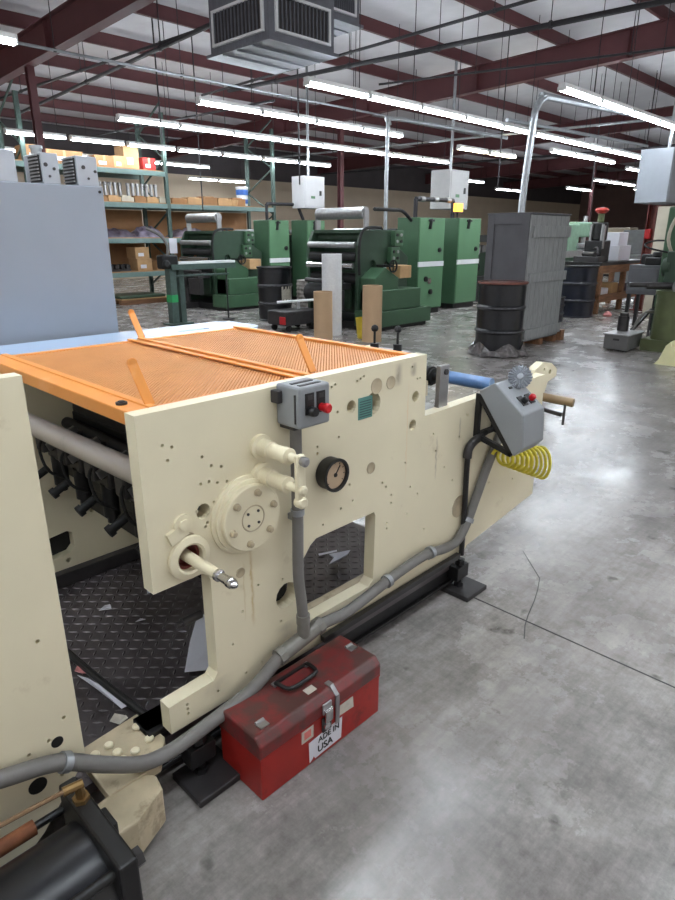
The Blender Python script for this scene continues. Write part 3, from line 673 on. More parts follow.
# ---------------------------------------------------------------- left neighbour unit
LB = (.1, 1.26, 0)
lu = thing('press_end_unit', 'tall plain cream press side panel cut by the left edge', 'press panel', LB)
b = MB(LB); b.plate([(-1.2, 1.195), (.418, 1.195), (.418, .26), (.30, .12), (.20, .04), (-1.2, .04)], []+[circ(x, z, .005, 8) for x, z in ((.28, .72), (.36, .62), (.385, .40), (.345, .36), (.30, .35), (.25, .70), (.36, .25), (.2, .9), (.24, .14))], 1.26, 1.30)
b.build('side_panel', cream, lu, .003)
for x, z, r in ((.305, .258, .021), (.362, .345, .014), (.30, 1.06, .019)):
    b = MB(LB); b.cyl((x, 1.262, z), (x, 1.2595, z), r, n=20); b.build('hole_shade_disc', rubber, lu)  # black discs stand in for the shade inside holes
b = MB(LB); b.plate([(-1.2, 1.15), (.40, 1.15), (.40, .1), (-1.2, .1)], [], 2.40, 2.44); b.build('far_side_panel', cream, lu, .003)
b = MB(LB); b.box(-1.2, -.9, 1.30, 2.40, .1, 1.1); b.box(-1.2, .12, 1.30, 2.40, .04, .10); b.box(.22, .40, 1.301, 1.36, .13, .34); b.build('inner_frame', black, lu)  # frame coloured black to stand in for darkness behind the panel holes
b = MB(LB); b.box(-1.2, .2, 1.27, 1.40, 0, .039); b.box(-1.2, .2, 2.35, 2.44, 0, .1); b.build('base_rail', black, lu)
# ---------------------------------------------------------------- black air cylinder at the lower left
CB = (.2, 1.05, .0)
ac = thing('air_cylinder', 'black cylinder with end plate and brass fitting in the lower left corner', 'cylinder', CB)
b = MB(CB); b.cyl((-.6, 1.03, .165), (.322, 1.03, .165), .125, n=48); b.build('barrel', black_s, ac)
b = MB(CB); b.box(.322, .362, .895, 1.175, .01, .312); ep = b.build('end_plate', black, ac, .006)
for y, z in ((.925, .275), (.925, .04), (1.145, .04)):
    b = MB(CB); b.cyl((-.6, y, z), (.375, y, z), .011, n=12); b.build('tie_rod', black, ac)
    b = MB(CB); b.cyl((.362, y, z), (.38, y, z), .02, n=6); b.build('rod_nut', dgrey, ac)
b = MB(CB); b.cyl((.342, 1.10, .312), (.342, 1.10, .322), .018, n=6); b.cyl((.342, 1.10, .322), (.342, 1.10, .352), .010, n=10); b.cyl((.35, 1.10, .352), (.31, 1.105, .354), .010, n=10); ft = b.build('elbow_fitting', brass, ac)
b = MB(CB); b.tube([(.32, 1.105, .353), (.22, 1.115, .352), (.1, 1.12, .352), (-.3, 1.12, .352)], .005, n=8); b.build('air_tube', copper, ac)
b = MB(CB); b.cyl((-.4, 1.175, .238), (.262, 1.172, .243), .017, n=14); b.build('rusty_sleeve', rust, ac)
b = MB(CB); b.cyl((.262, 1.172, .243), (.335, 1.17, .245), .009, n=10); b.build('piston_rod', black, ac)
b = MB(CB); b.box(.362, .385, 1.03, 1.09, .22, .27); b.build('mount_lug', black, ac, .005)

# ================================================================ red toolbox
TBX = (1.0, 1.13, 0)
tbx = thing('toolbox', 'worn red metal toolbox on the floor against the press base', 'toolbox', TBX)
tx0, tx1, ty0, ty1 = .777, 1.254, 1.045, 1.228
b = MB(TBX); b.box(tx0, tx1, ty0, ty1, .0, .138); body = b.build('body', red_s, tbx, .004)
b = MB(TBX); b.plate([(ty0-.003, .142), (ty1+.002, .142), (ty1+.002, .19), (ty1-.012, .204), (ty0+.018, .204), (ty0-.003, .184)], [], tx0-.003, tx1+.003, 'x'); lid = b.build('lid', red_l, tbx, .006, 3)
b = MB(TBX); b.box(tx0-.001, tx1+.001, ty0-.001, ty1+.001, .136, .143); b.build('rim_band', red_s, tbx)
hx, hy, ht = 1.008, 1.185, .204
b = MB(TBX); b.tube([(hx-.062, hy, ht+.002), (hx-.062, hy-.014, ht+.010), (hx-.052, hy-.055, ht+.012), (hx, hy-.060, ht+.012), (hx+.052, hy-.055, ht+.012), (hx+.062, hy-.014, ht+.010), (hx+.062, hy, ht+.002)], .0065, n=10); b.bar((hx-.06, hy, ht+.004), (hx+.06, hy, ht+.004), .01, .006); b.build('carry_handle', black, lid)
for q in (-1, 1):
    b = MB(TBX); b.box(hx+q*.062-.010, hx+q*.062+.010, hy-.012, hy+.008, ht, ht+.006); b.build('handle_clip', steel, lid, .002)
for xx_, yy_ in ((1.228, 1.14), (.82, 1.085)):
    b = MB(TBX); b.box(xx_-.015, xx_+.015, yy_-.010, yy_+.014, ht, ht+.003); b.cyl((xx_-.014, yy_+.015, ht+.003), (xx_+.014, yy_+.015, ht+.003), .005, n=8); b.build('lid_clip', steel, lid)
b = MB(TBX); b.box(.985, 1.02, 1.083, 1.108, ht+.0001, ht+.0007); b.build('lid_sticker', paper_g, lid)
lx = 1.016
b = MB(TBX); b.box(lx-.018, lx+.018, ty0-.010, ty0-.003, .150, .186); la = b.build('latch', steel, lid, .003)
b = MB(TBX); b.box(lx-.014, lx+.014, ty0-.018, ty0-.010, .125, .165); b.cyl((lx-.016, ty0-.012, .165), (lx+.016, ty0-.012, .165), .004, n=8); b.build('latch_hasp', chrome, la, .002)
b = MB(TBX); b.box(lx-.018, lx+.018, ty0-.008, ty0, .086, .135); la2 = b.build('latch_keeper', dgrey, body, .003)
b = MB(TBX); b.lathe([(.012, 0), (.012, .006), (.007, .008)], (lx-.004, ty0-.008, .108), (0, -1, 0), 14); b.build('lock', chrome, la2)
b = MB(TBX); b.box(1.052, 1.066, ty0-.008, ty0-.0035, .085, .186); b.bar((1.059, ty0-.004, .184), (1.059, ty0+.02, .2065), .014, .004); b.box(1.050, 1.068, ty0+.018, ty0+.04, ht, ht+.003); b.build('strap', steel, lid)
b = MB(TBX); b.plate([(.921, .094), (.966, .094), (.967, .136), (.922, .136)], [], ty0-.001, ty0, 'y'); k = b.build('side_sticker', paper_g, body); k['label'] = 'small pale sticker left of the latch'
b = MB(TBX); b.box(.931, .957, ty0-.0014, ty0-.001, .103, .128); b.build('sticker_print', label_r, k)
b = MB(TBX); b.plate([(1.074, .098), (1.134, .094), (1.131, .134), (1.075, .134)], [], ty0-.001, ty0, 'y'); k = b.build('side_sticker', paper_g, body); k['label'] = 'torn pale sticker right of the latch'
b = MB(TBX); b.plate([(.948, .080), (.950, .008), (.960, .014), (.966, .022), (.972, .010), (1.0, .012), (1.080, .014), (1.084, .088)], [], ty0-.001, ty0, 'y'); k = b.build('bumper_sticker', paper, body)
k['label'] = 'torn white sticker with black capital letters'
mt = Matrix.Translation((1.028, ty0-.0016, .066)) @ Matrix.Rotation(PI/2, 4, 'X'); text_mesh('ADE IN', .027, mt, 'sticker_print', ink, k, TBX)
mt = Matrix.Translation((1.012, ty0-.0016, .034)) @ Matrix.Rotation(PI/2, 4, 'X'); text_mesh('USA', .034, mt, 'sticker_print', ink, k, TBX)

# ================================================================ scraps of paper on the tread plate
def scrap(name, pts, z, mat, label, curl=.0, cat='paper scrap'):
    c = Vector((sum(p[0] for p in pts)/len(pts), sum(p[1] for p in pts)/len(pts), z))
    n = len(pts); b = MB(c)
    vs = [(*p, z+curl*abs(math.sin(i*2.1+p[0]*9))) for i, p in enumerate(pts)]
    ctr = (c.x, c.y, z+curl*.3)
    vs.append(ctr); fs = [(i, (i+1) % n, n) for i in range(n)]
    m = len(vs); vs += [(v[0], v[1], v[2]+.0012) for v in vs]; fs = [f[::-1] for f in fs]+[tuple(i+m for i in f) for f in fs]+[(i, (i+1) % n, m+(i+1) % n, m+i) for i in range(n)]
    b.add(vs, fs); return tag(b.build(name, mat), label, cat)
ZP = .1335
scrap('paper_sheet', [(.824, 1.481), (.90, 1.43), (.98, 1.39), (1.10, 1.55), (1.15, 1.65), (1.03, 1.72), (.92, 1.60)], ZP, paper, 'folded white sheet on the tread plate behind the press foot', .02, 'paper')
scrap('paper_scrap', [(.985, 2.0), (1.035, 1.985), (1.06, 2.03), (1.01, 2.045)], ZP, paper, 'square white scrap near the far panel', .004)
scrap('paper_scrap', [(.80, 2.02), (.84, 2.0), (.85, 2.03), (.83, 2.035)], ZP, paper, 'small pointed white scrap left of the square one', .006)
scrap('paper_scrap', [(.86, 1.86), (.895, 1.85), (.885, 1.87)], ZP, paper, 'tiny white sliver in the middle of the tread plate', .003)
scrap('paper_scrap', [(.585, 1.72), (.60, 1.60), (.615, 1.49), (.632, 1.485), (.628, 1.56), (.605, 1.69)], ZP, paper, 'long curled white strip beside the black rod', .012)
scrap('paper_scrap', [(.56, 1.45), (.585, 1.47), (.61, 1.452), (.605, 1.43), (.575, 1.42)], ZP, paper_g, 'crumpled grey scrap near the bolted tie plate', .02)
scrap('paper_scrap', [(.585, 1.735), (.60, 1.75), (.622, 1.725), (.61, 1.70), (.595, 1.705)], ZP, pinkp, 'crumpled pink scrap by the left cream panel', .02)
scrap('paper_scrap', [(1.50, 1.94), (1.62, 1.83), (1.635, 1.845), (1.52, 1.955)], ZP, paper, 'narrow white strip seen through the panel opening', .006)
scrap('paper_scrap', [(1.58, 1.60), (1.69, 1.60), (1.74, 1.63), (1.66, 1.68), (1.64, 1.63)], ZP, paper, 'crumpled white paper at the right of the panel opening', .05)
scrap('paper_scrap', [(1.66, 1.74), (1.74, 1.71), (1.75, 1.72), (1.67, 1.755)], ZP, paper, 'second narrow white strip in the panel opening', .006)

# ================================================================ grey control cabinet behind the press
GB = (.6, 2.85, 0)
gc = thing('control_cabinet', 'large plain grey steel cabinet standing behind the press at the left', 'cabinet', GB)
b = MB(GB); b.box(-.6, 1.335, 2.69, 3.0, .02, 1.642); b.build('body', board_m, gc, .004)
b = MB(GB); b.box(-.6, 1.335, 2.71, 2.98, 0, .02); b.build('plinth', black, gc)
b = MB(GB); b.cyl((1.318, 2.691, 1.62), (1.318, 2.686, 1.62), .006, n=10); b.build('corner_hole', black, gc)
xs = ((-.1, .96), (1.025, 1.15), (1.195, 1.35))
for i, (xa, xb) in enumerate(((.74, 1.00), (1.09, 1.165), (1.230, 1.345))):
    ya, yb, za, zb = 2.70, 2.87, 1.642, 1.755
    o = (xa, ya, za); t = thing('drive_unit', ['left grey drive unit with one bolt on the grey cabinet', 'middle louvred grey drive unit on the grey cabinet', 'right louvred grey drive unit on the grey cabinet'][i], 'electric unit', o, 'units on the grey cabinet')
    m = MB(o); m.box(xa+.006, xb-.02 if i == 2 else xb, ya, yb-.05 if i == 2 else yb, za, zb); m.build('case', block_m, t, .003)
    m = MB(o); m.box(xa, xa+.006, ya+.01, yb-.06, za+.008, zb-.008); lv = m.build('louvre_panel', black, t)
    m = MB(o)
    for q in range(8): m.box(xa-.006, xa+.001, ya+.012, yb-.062, za+.014+q*.0125, za+.019+q*.0125)
    m.build('louvre_slats', steel, lv)
    for (fx, fz, r) in ((.3, .62, .008), (.72, .5, .006), (.45, .25, .005)):
        m = MB(o); xq = xa+(xb-xa)*fx; m.cyl((xq, ya+.001, za+.113*fz), (xq, ya-.003, za+.113*fz), r, n=10); m.build('screw', dgrey, t)
o = (1.18, 3.1, 0)
m = MB((1.2, 2.95, 1.642)); m.cyl((1.20, 2.99, 1.642), (1.20, 2.99, 1.81), .022, n=16); m.cyl((1.20, 2.99, 1.80), (1.20, 2.99, 1.812), .027, n=16)
tag(m.build('vent_stub', galv), 'short round metal stub on the middle drive unit', 'pipe stub')

# ================================================================ drums
def drum(loc, r, h, mat, label, rim, cat='drum', rz=0):
    t = thing('steel_drum', label, cat, loc, rz=rz)
    b = MB(); p = [(r-.012, 0), (r, .006), (r, .02), (r-.012, .03)]
    for z in (.33, .66):
        zz = z*h; p += [(r-.012, zz-.03), (r+.002, zz-.012), (r+.002, zz+.012), (r-.012, zz+.03)]
    p += [(r-.012, h-.03), (r, h-.02), (r, h), (r-.02, h), (r-.025, h-.02), (r-.03, h-.10)]
    b.lathe(p, (0, 0, 0), (0, 0, 1), 40); b.build('shell', mat, t)
    for z in (.33, .66):
        m = MB(); zz = z*h; m.lathe([(r+.002, zz-.011), (r+.006, zz-.004), (r+.006, zz+.004), (r+.002, zz+.011)], (0, 0, 0), (0, 0, 1), 40); m.build('rolling_hoop', M0, t)
    m = MB(); m.lathe([(r+.001, h-.018), (r+.006, h-.01), (r+.004, h+.004), (r-.016, h+.004), (r-.018, h-.01)], (0, 0, 0), (0, 0, 1), 40); m.build('rim', rim, t)
    return t
M0 = M('worn drum hoop', (74, 74, 78), .4, .3, var=.4, scale=20)
dr_rim = M('rusty rim', (108, 58, 46), .6, var=.25, scale=20)
d = drum((7.21, 4.17, .012), .305, .885, black_s, 'black drum with rusty rim in front of the grey crate', dr_rim)
film = MB((7.15, 4.1, 0))
rnd = random.Random(3); n = 26; ring = []
for i in range(n):
    a = 2*PI*i/n; ring.append((a, .325+.10*rnd.random(), .02+.07*rnd.random()))
vs = []; 
for a, r, z in ring: vs += [(7.21+.308*math.cos(a), 4.17+.308*math.sin(a), .12+.05*math.sin(a*5)), (7.21+(r*.5+.17)*math.cos(a), 4.17+(r*.5+.17)*math.sin(a), z), (7.21+r*math.cos(a), 4.17+r*math.sin(a), .004+.02*rnd.random())]
fs = []
for i in range(n):
    j = (i+1) % n
    fs += [(3*i, 3*i+1, 3*j+1, 3*j), (3*i+1, 3*i+2, 3*j+2, 3*j+1)]
film.add(vs, fs, False); tag(film.build('plastic_film', plastic), 'crumpled dark film bunched around the foot of the black drum', 'plastic film')
drum((7.42, 8.85, 0), .31, .92, black_s, 'black drum with a torn label in front of the rear green cabinet', black)
b = MB((7.2, 8.6, .3))
for k in range(7):
    a = math.radians(252+k*6.5); a2 = math.radians(252+(k+1)*6.5); r = .312
    z0 = .36-.05*(k % 2); z1 = .56+.05*((k+1) % 2)
    b.add([(7.42+r*math.cos(a), 8.85+r*math.sin(a), z0), (7.42+r*math.cos(a2), 8.85+r*math.sin(a2), z0+.02), (7.42+r*math.cos(a2), 8.85+r*math.sin(a2), z1), (7.42+r*math.cos(a), 8.85+r*math.sin(a), z1-.02)], [(0, 1, 2, 3)])
tag(b.build('drum_label', paper_g), 'torn whitish label stuck on the rear black drum', 'label')
drum((11.7, 5.2, 0), .33, .92, navy, 'dark blue drum at the right behind the grey crate', black)
drum((10.75, 5.25, 0), .25, .42, navy, 'short dark blue drum between crate and tall blue drum', black)

# ================================================================ grey wooden crate
KB = (8.2, 4.4, 0)
cr_ = thing('wooden_crate', 'tall grey upright wooden crate with weathered planks', 'crate', KB)
x0, x1, y0, y1 = 7.66, 8.72, 4.10, 4.72
b = MB(KB)
for xx_ in (x0+.02, 8.2, x1-.12): b.box(xx_, xx_+.1, y0+.0, y1, 0, .08)
sk = b.build('skid', wood, cr_)
b = MB(KB); b.box(x0+.0, x1, y0+.02, y1, .08, 1.70); b.build('carcass', cgrey, cr_, .004)
b = MB(KB); b.box(x0-.016, x0, y0+.02, y0+.12, .08, 1.70); b.box(x0-.016, x0, y1-.1, y1, .08, 1.70); b.box(x0-.016, x0, y0+.12, y1-.1, 1.58, 1.70); b.box(x0-.016, x0, y0+.12, y1-.1, .08, .2); b.build('side_frame', cgrey, cr_, .003)
for k in range(8):
    w = (x1-x0)/8; b = MB(KB); b.box(x0+k*w+.003, x0+(k+1)*w-.003, y0, y0+.02, .10, 1.69); b.build('plank', wood_g, cr_)
for za, zb in ((.13, .25), (.86, .98), (1.42, 1.56)):
    b = MB(KB); b.box(x0+.04, x1+.02, y0-.03, y0, za, zb); b.build('batten', wood_g, cr_, .003)
b = MB(KB); b.box(x0-.02, x1+.01, y0-.01, y1+.01, 1.70, 1.72); b.build('top_board', cgrey, cr_, .003)
b = MB((8.9, 4.0, 0)); b.box(8.76, 8.87, 4.06, 4.16, .0, .15); tag(b.build('wood_block', wood, None, .003), 'small wooden block on the floor at the crate corner', 'wood block')

# ================================================================ rolls and cores
def core(loc, r, h, mat, label, wall=.02, name='paper_core'):
    b = MB(loc); b.lathe([(r, 0), (r, h), (r-wall, h), (r-wall, h-.3), (.01, h-.3)], loc, (0, 0, 1), 32)
    return tag(b.build(name, mat), label, 'roll')
core((6.38, 6.55, 0), .135, .69, kraft, 'short brown cardboard core in front of the white roll')
core((6.87, 6.86, 0), .15, 1.185, offwhite, 'tall white wrapped roll behind the brown core', .07, 'wrapped_roll')
core((6.80, 5.98, 0), .14, .78, kraft, 'brown cardboard core standing right of the white roll')
b = MB((7.86, 8.47, 0)); b.lathe([(.02, .0), (.20, 0), (.20, .05)]+[(.20-.012*(k % 2), .06+k*.035) for k in range(18)]+[(.19, .69), (.02, .69)], (7.86, 8.47, 0), (0, 0, 1), 24)
tag(b.build('wire_spool', M('grey mottled stack', (150, 146, 140), .6, var=.5, scale=14)), 'grey mottled stack of ring spools beside the rear black drum', 'stack')
b = MB((6.95, 7.3, 0)); b.lathe([(.13, 0), (.16, .28), (.165, .29), (.15, .29), (.14, .06), (.01, .06)], (6.98, 6.25, 0), (0, 0, 1), 24); tag(b.build('yellow_bucket', yellow_b), 'yellow bucket standing behind the orange guard corner', 'bucket')
# pallet jack like truck: low dark trolley with red part near the white roll
tk = thing('floor_trolley', 'low dark trolley with a red end and white slat left of the white roll', 'trolley', (6.7, 7.7, 0))
b = MB((6.7, 7.7, 0)); b.box(6.45, 7.15, 7.45, 7.9, .1, .32); b.build('body', dgrey, tk, .02)
b = MB((6.7, 7.7, 0)); b.box(6.44, 6.46, 7.46, 7.6, .12, .24); b.build('end_cap', red, tk, .01)
b = MB((6.7, 7.7, 0)); b.bar((6.7, 7.95, .42), (7.25, 7.5, .46), .2, .02); b.bar((6.95, 7.7, .32), (6.95, 7.7, .45), .03, .03); b.build('slat', white_p, tk)
for p in ((6.55, 7.5), (6.55, 7.85), (7.05, 7.5), (7.05, 7.85)):
    b = MB((6.7, 7.7, 0)); b.cyl((p[0], p[1]-.02, .05), (p[0], p[1]+.02, .05), .05, n=16); b.build('wheel', rubber, tk)

# ================================================================ green presses
def cabinet(loc, w, d, h, label, gauge=False, nm='green_cabinet'):
    x, y, z = loc; t = thing(nm, label, 'cabinet', loc, 'green press cabinets')
    b = MB(); b.box(0, w, 0, d, .10, h); b.build('body', green, t, .006)
    b = MB(); b.box(.03, w-.03, .03, d, 0, .10); b.build('plinth', black, t)
    b = MB(); b.box(.015, w-.015, -.018, 0, .12, .88); lo = b.build('lower_door', green_l, t, .004)
    b = MB(); b.box(.015, w-.015, -.018, 0, .98, h-.01); up = b.build('upper_door', green_l, t, .004)
    b = MB(); b.box(.005, w-.005, -.026, 0, .885, .975); b.box(.005, w-.005, -.03, -.02, .95, .96); b.build('white_band', white_p, t, .003)
    b = MB(); b.bar((w*.42, -.03, h-.02), (w*.36, -.04, h-.2), .06, .025); b.box(w*.33, w*.55, -.035, -.018, h-.07, h-.03); b.build('door_latch', black, up, .004)
    b = MB(); b.lathe([(.045, .018), (.045, .04), (.02, .045), (.02, .06)], (w*.8, 0, 1.18), (0, -1, 0), 14); b.build('door_knob', black, up)
    if gauge:
        b = MB(); b.lathe([(.055, .018), (.055, .03), (.05, .03)], (w*.45, 0, .62), (0, -1, 0), 20); g = b.build('dial', chrome, lo)
        b = MB(); b.lathe([(.05, .018), (.05, .045), (.02, .05)], (w*.30, 0, .66), (0, -1, 0), 14); b.build('valve', black, lo)
        b = MB(); b.lathe([(.05, .018), (.05, .05), (.02, .06)], (w*.5, 0, .42), (0, -1, 0), 14); b.build('door_knob', black, lo)
    return t
cabinet((9.66, 7.40, 0), .80, .50, 1.755, 'front green cabinet with a dial, beside the near green press', True)
cabinet((11.10, 7.52, 0), .80, .50, 1.77, 'front green cabinet just left of the grey crate')
cabinet((8.97, 10.85, 0), .58, .50, 1.75, 'rear green cabinet above the labelled black drum')
cabinet((9.93, 10.70, 0), .56, .50, 1.76, 'rear green cabinet behind the white roll')

def press_unit(loc, label, sc=1., right=True):
    """web press infeed: end rollers face the camera side, boxes on the near side"""
    t = thing('green_press', label, 'printing press', loc)
    def part(b, n, m, bev=0., par=None): return b.build(n, m, par or t, bev)
    Wd = 1.12
    for y in (0, Wd):
        b = MB(); b.plate([(0, .12), (1.25, .12), (1.25, 1.1), (1.0, 1.25), (1.0, 1.52), (.12, 1.52), (.0, 1.3)], [circ(.35, 1.0, .07), circ(.7, .95, .09)], y, y+.06)
        part(b, 'side_frame', green_d, .006)
    for (x, z, r, m) in ((.22, 1.78, .09, steel), (.0, 1.30, .05, steel), (-.04, .98, .05, chrome), (.28, 1.42, .09, green_d), (.62, 1.44, .08, steel), (.05, 1.12, .07, rubber), (.1, .78, .09, rubber), (.6, .75, .12, dgrey), (1.0, 1.05, .08, steel), (.9, .6, .1, rubber)):
        b = MB(); b.cyl((x, .06, z), (x, Wd, z), r, n=20)
        if z > 1.6: b.box(x-.05, x+.05, .03, .06, 1.5, z+.05); b.box(x-.05, x+.05, Wd, Wd+.03, 1.5, z+.05)
        part(b, 'roller', m)
    b = MB(); b.box(.1, 1.0, .06, Wd, 1.48, 1.53); b.box(.35, .42, .06, Wd, .2, 1.5); part(b, 'cross_tie', green_d)
    b = MB(); b.box(.02, .08, .2, .95, .3, .66); part(b, 'front_cover', green_d, .01)
    b = MB(); b.tube([(.0, -.03, .85), (-.04, -.05, 1.2), (.02, -.05, 1.48), (.2, -.04, 1.56), (.5, -.03, 1.56)], .022, n=10); part(b, 'hose', rubber)
    # sloped gear hood, boxes
    b = MB(); b.plate([(.05, .30), (.05, .80), (.30, .96), (.62, .80), (.62, .30)], [], -.32, -.001); part(b, 'gear_hood', green, .01)
    b = MB(); b.box(.05, 1.10, -.42, -.002, .31, .62); part(b, 'gear_case', green, .01)
    b = MB(); b.box(-.08, 1.35, -.46, -.002, .06, .30); part(b, 'base_case', green, .01)
    b = MB(); b.box(-.05, 1.3, -.4, Wd+.06, 0, .12); part(b, 'plinth', black)
    for (x, z, q) in ((.78, 1.28, 2), (.70, 1.02, 2)):
        b = MB(); b.box(x, x+.22, -.09, -.001, z, z+.24); p = part(b, 'button_panel', green, .006)
        for r in range(2):
            for c in range(2):
                m = MB(); m.cyl((x+.06+c*.1, -.09, z+.07+r*.1), (x+.06+c*.1, -.105, z+.07+r*.1), .025, n=12); m.build('button', [steel, black][(r+c) % 2], p)
    b = MB(); b.box(.68, .98, -.30, -.002, .78, .98); part(b, 'tray_box', card_l, .01)
    b = MB()
    for k in range(16):
        a, c = 2*PI*k/16, 2*PI*(k+1)/16; b.bar((.45+.09*math.cos(a), -.345, .98+.09*math.sin(a)), (.45+.09*math.cos(c), -.345, .98+.09*math.sin(c)), .02, .02)
    b.bar((.36, -.345, .98), (.54, -.345, .98), .015, .015); b.bar((.45, -.345, .89), (.45, -.345, 1.07), .015, .015); b.cyl((.45, -.35, .98), (.45, -.001, .98), .018, n=10); part(b, 'handwheel', rubber)
    b = MB(); b.box(-.3, .0, .15, .3, .62, .72); b.box(-.3, -.2, .1, .5, .3, .62); b.cyl((-.25, .1, .75), (-.25, .95, .75), .035, n=14); part(b, 'infeed_arm', dgrey, .008)
    b = MB(); b.cyl((-.2, .7, .12), (-.2, .7, .62), .05, n=14); b.box(-.35, -.05, .55, .85, .0, .12); part(b, 'infeed_post', dgrey, .008)
    b = MB(); b.cyl((-.16, .55, .55), (-.16, .95, .55), .15, n=24); part(b, 'unwind_hub', rubber)
    return t
p1 = press_unit((7.55, 6.95, 0), 'near dark green press with silver rollers behind the white roll')
p2 = dup(p1, (7.6, 10.95, 0), 0, 'rear green press left of the black drum with the torn label')
def press_bed(loc, L, label):
    t = thing('press_bed', label, 'printing press', loc)
    for y in (.1, .95):
        b = MB(); b.box(0, L, y, y+.1, .1, .55); b.box(0, L, y, y+.1, 1.3, 1.45); b.box(0, L, y+.02, y+.06, .0, .1); b.build('side_rail', black, t)
        n = int(L/.8)
        for k in range(n+1):
            x = k*(L-.1)/n; b = MB(); b.box(x, x+.1, y, y+.1, .55, 1.3); b.build('stanchion', green_d, t)
    n = int(L/.42)
    for k in range(n):
        x = .2+k*.42
        for z, r, m in ((.75, .09, rubber), (.98+.1*(k % 2), .06, steel if k % 2 else dgrey), (1.22, .05, dgrey), (1.52, .05, steel if k % 3 == 0 else rubber)):
            b = MB(); b.cyl((x, .15, z), (x, 1.0, z), r, n=14); b.build('roller', m, t)
    return t
press_bed((8.85, 7.96, 0), 4.6, 'long dark roller bed behind the two front green cabinets')
press_bed((8.98, 11.3, 0), 2.3, 'dark roller bed behind the two rear green cabinets')
# pipe hoops over the cabinets
def hoop(name, pts, r, mat, label, sleeves=()):
    t = thing(name, label, 'pipe frame', pts[0]); b = MB(pts[0])
    for i in range(len(pts)-1): b.cyl(pts[i], pts[i+1], r, n=10)
    b.build('rail', mat, t)
    for a, c in sleeves:
        b = MB(pts[0]); b.cyl(Vector(pts[1]).lerp(Vector(pts[2]), a), Vector(pts[1]).lerp(Vector(pts[2]), c), r*1.3, n=12); b.build('sleeve', steel, t)
hoop('pipe_frame', [(9.15, 11.1, 1.75), (9.15, 11.1, 2.08), (9.85, 10.9, 2.08), (9.98, 10.85, 1.76)], .035, pipe_m, 'dark pipe hoop over the rear green cabinets', ())
hoop('pipe_frame', [(9.80, 7.60, 1.755), (9.80, 7.60, 2.08), (11.2, 7.75, 2.10), (11.2, 7.75, 1.77)], .04, pipe_m, 'dark pipe hoop with pale sleeves over the front green cabinets', ((.1, .2), (.45, .55), (.8, .9)))
b = MB((9.6, 7.8, 1.6)); b.tube([(8.2, 7.2, 1.85), (8.9, 7.4, 1.86), (9.3, 7.5, 1.85), (9.62, 7.55, 1.70)], .03, n=8)
tag(b.build('black_hose', rubber), 'black hose from the near press roller to the front cabinet', 'hose')
# amber lamp
al = thing('warning_lamp', 'glowing amber lamp box above the right front cabinet', 'lamp', (11.3, 7.7, 1.77))
b = MB((11.3, 7.7, 1.77)); b.cyl((11.3, 7.7, 1.77), (11.3, 7.7, 1.88), .02, n=8); b.box(11.17, 11.43, 7.64, 7.76, 1.87, 1.89); b.build('stem', dgrey, al)
b = MB((11.3, 7.7, 1.77)); b.box(11.18, 11.42, 7.65, 7.75, 1.89, 2.05); b.build('lamp_body', amber, al, .01)
# white electric boxes
def ebox(loc, sx, sy, sz, label, mat=white_p, base=None):
    x, y, z = loc; t = thing('electrical_box', label, 'electrical box', loc)
    b = MB(); b.box(0, sx, 0, sy, 0, sz); b.build('case', mat, t, .006)
    b = MB(); b.box(.03, sx-.03, -.012, 0, .03, sz-.03); d_ = b.build('door', mat, t, .004)
    b = MB(); b.box(sx*.72, sx*.80, -.03, -.012, sz*.4, sz*.55); b.build('door_handle', dgrey, d_)
    b = MB(); b.box(sx*.3, sx*.5, -.015, -.012, sz*.30, sz*.38); b.build('green_tag', green_l, d_)
    b = MB(); b.cyl((sx*.5, sy*.5, sz), (sx*.5, sy*.5, roofz(y)-z+.255), .03, n=10); b.build('drop_pipe', galv, t)
    return t
ebox((9.75, 10.55, 2.0), .6, .4, .64, 'white electrical box hanging over the rear green press', M('off white box', (200, 200, 202), .5, var=.03))
ebox((11.85, 8.3, 1.98), .7, .5, .78, 'grey white electrical box hanging over the front cabinets', M('pale grey box', (176, 176, 176), .5, var=.03))
ebox((12.5, 4.15, 2.0), 1.1, .55, .88, 'pale grey transformer box hanging at the right edge', M('transformer grey', (158, 164, 172), .5, var=.03))
# conveyor table with green post
cv = thing('conveyor_table', 'narrow feed table on a green post with a bright green label', 'feed table', (5.75, 9.55, 0))
o = (5.75, 9.55, 0)
b = MB(o); b.box(5.68, 5.80, 9.45, 9.6, 0, .98); b.box(5.88, 5.98, 9.5, 9.62, 0, .98); b.box(5.6, 6.05, 9.4, 9.66, 0, .03); b.build('post', rackdk, cv, .004)
b = MB(o); b.box(5.676, 5.804, 9.446, 9.45, .38, .50); b.box(5.676, 5.68, 9.45, 9.6, .38, .50); b.build('post_label', M('bright green label', (40, 160, 90), .5), cv)
b = MB(o); b.box(5.85, 7.0, 9.42, 9.58, .99, 1.03); b.build('table_top', white_p, cv, .003)
b = MB(o); b.box(5.7, 7.0, 9.40, 9.60, .90, .99); b.cyl((5.7, 9.5, .80), (6.9, 9.5, .80), .02, n=8); b.build('table_frame', rackdk, cv, .003)
b = MB(o); b.cyl((6.85, 9.5, .02), (6.85, 9.5, .9), .014, n=8); b.cyl((6.85, 9.5, 0), (6.85, 9.5, .02), .11, n=16); b.build('stand_rod', pipe_m, cv)
b = MB(o); b.box(5.55, 5.85, 9.42, 9.62, .92, 1.14); b.cyl((5.6, 9.42, 1.0), (5.6, 9.36, 1.0), .07, n=14); b.build('motor', rubber, cv, .03)
b = MB(o); b.tube([(5.7, 9.5, 1.13), (5.72, 9.52, 1.3), (5.62, 9.56, 1.45), (5.42, 9.6, 1.55)], .025, n=8); b.build('grey_hose', conduit_m, cv)

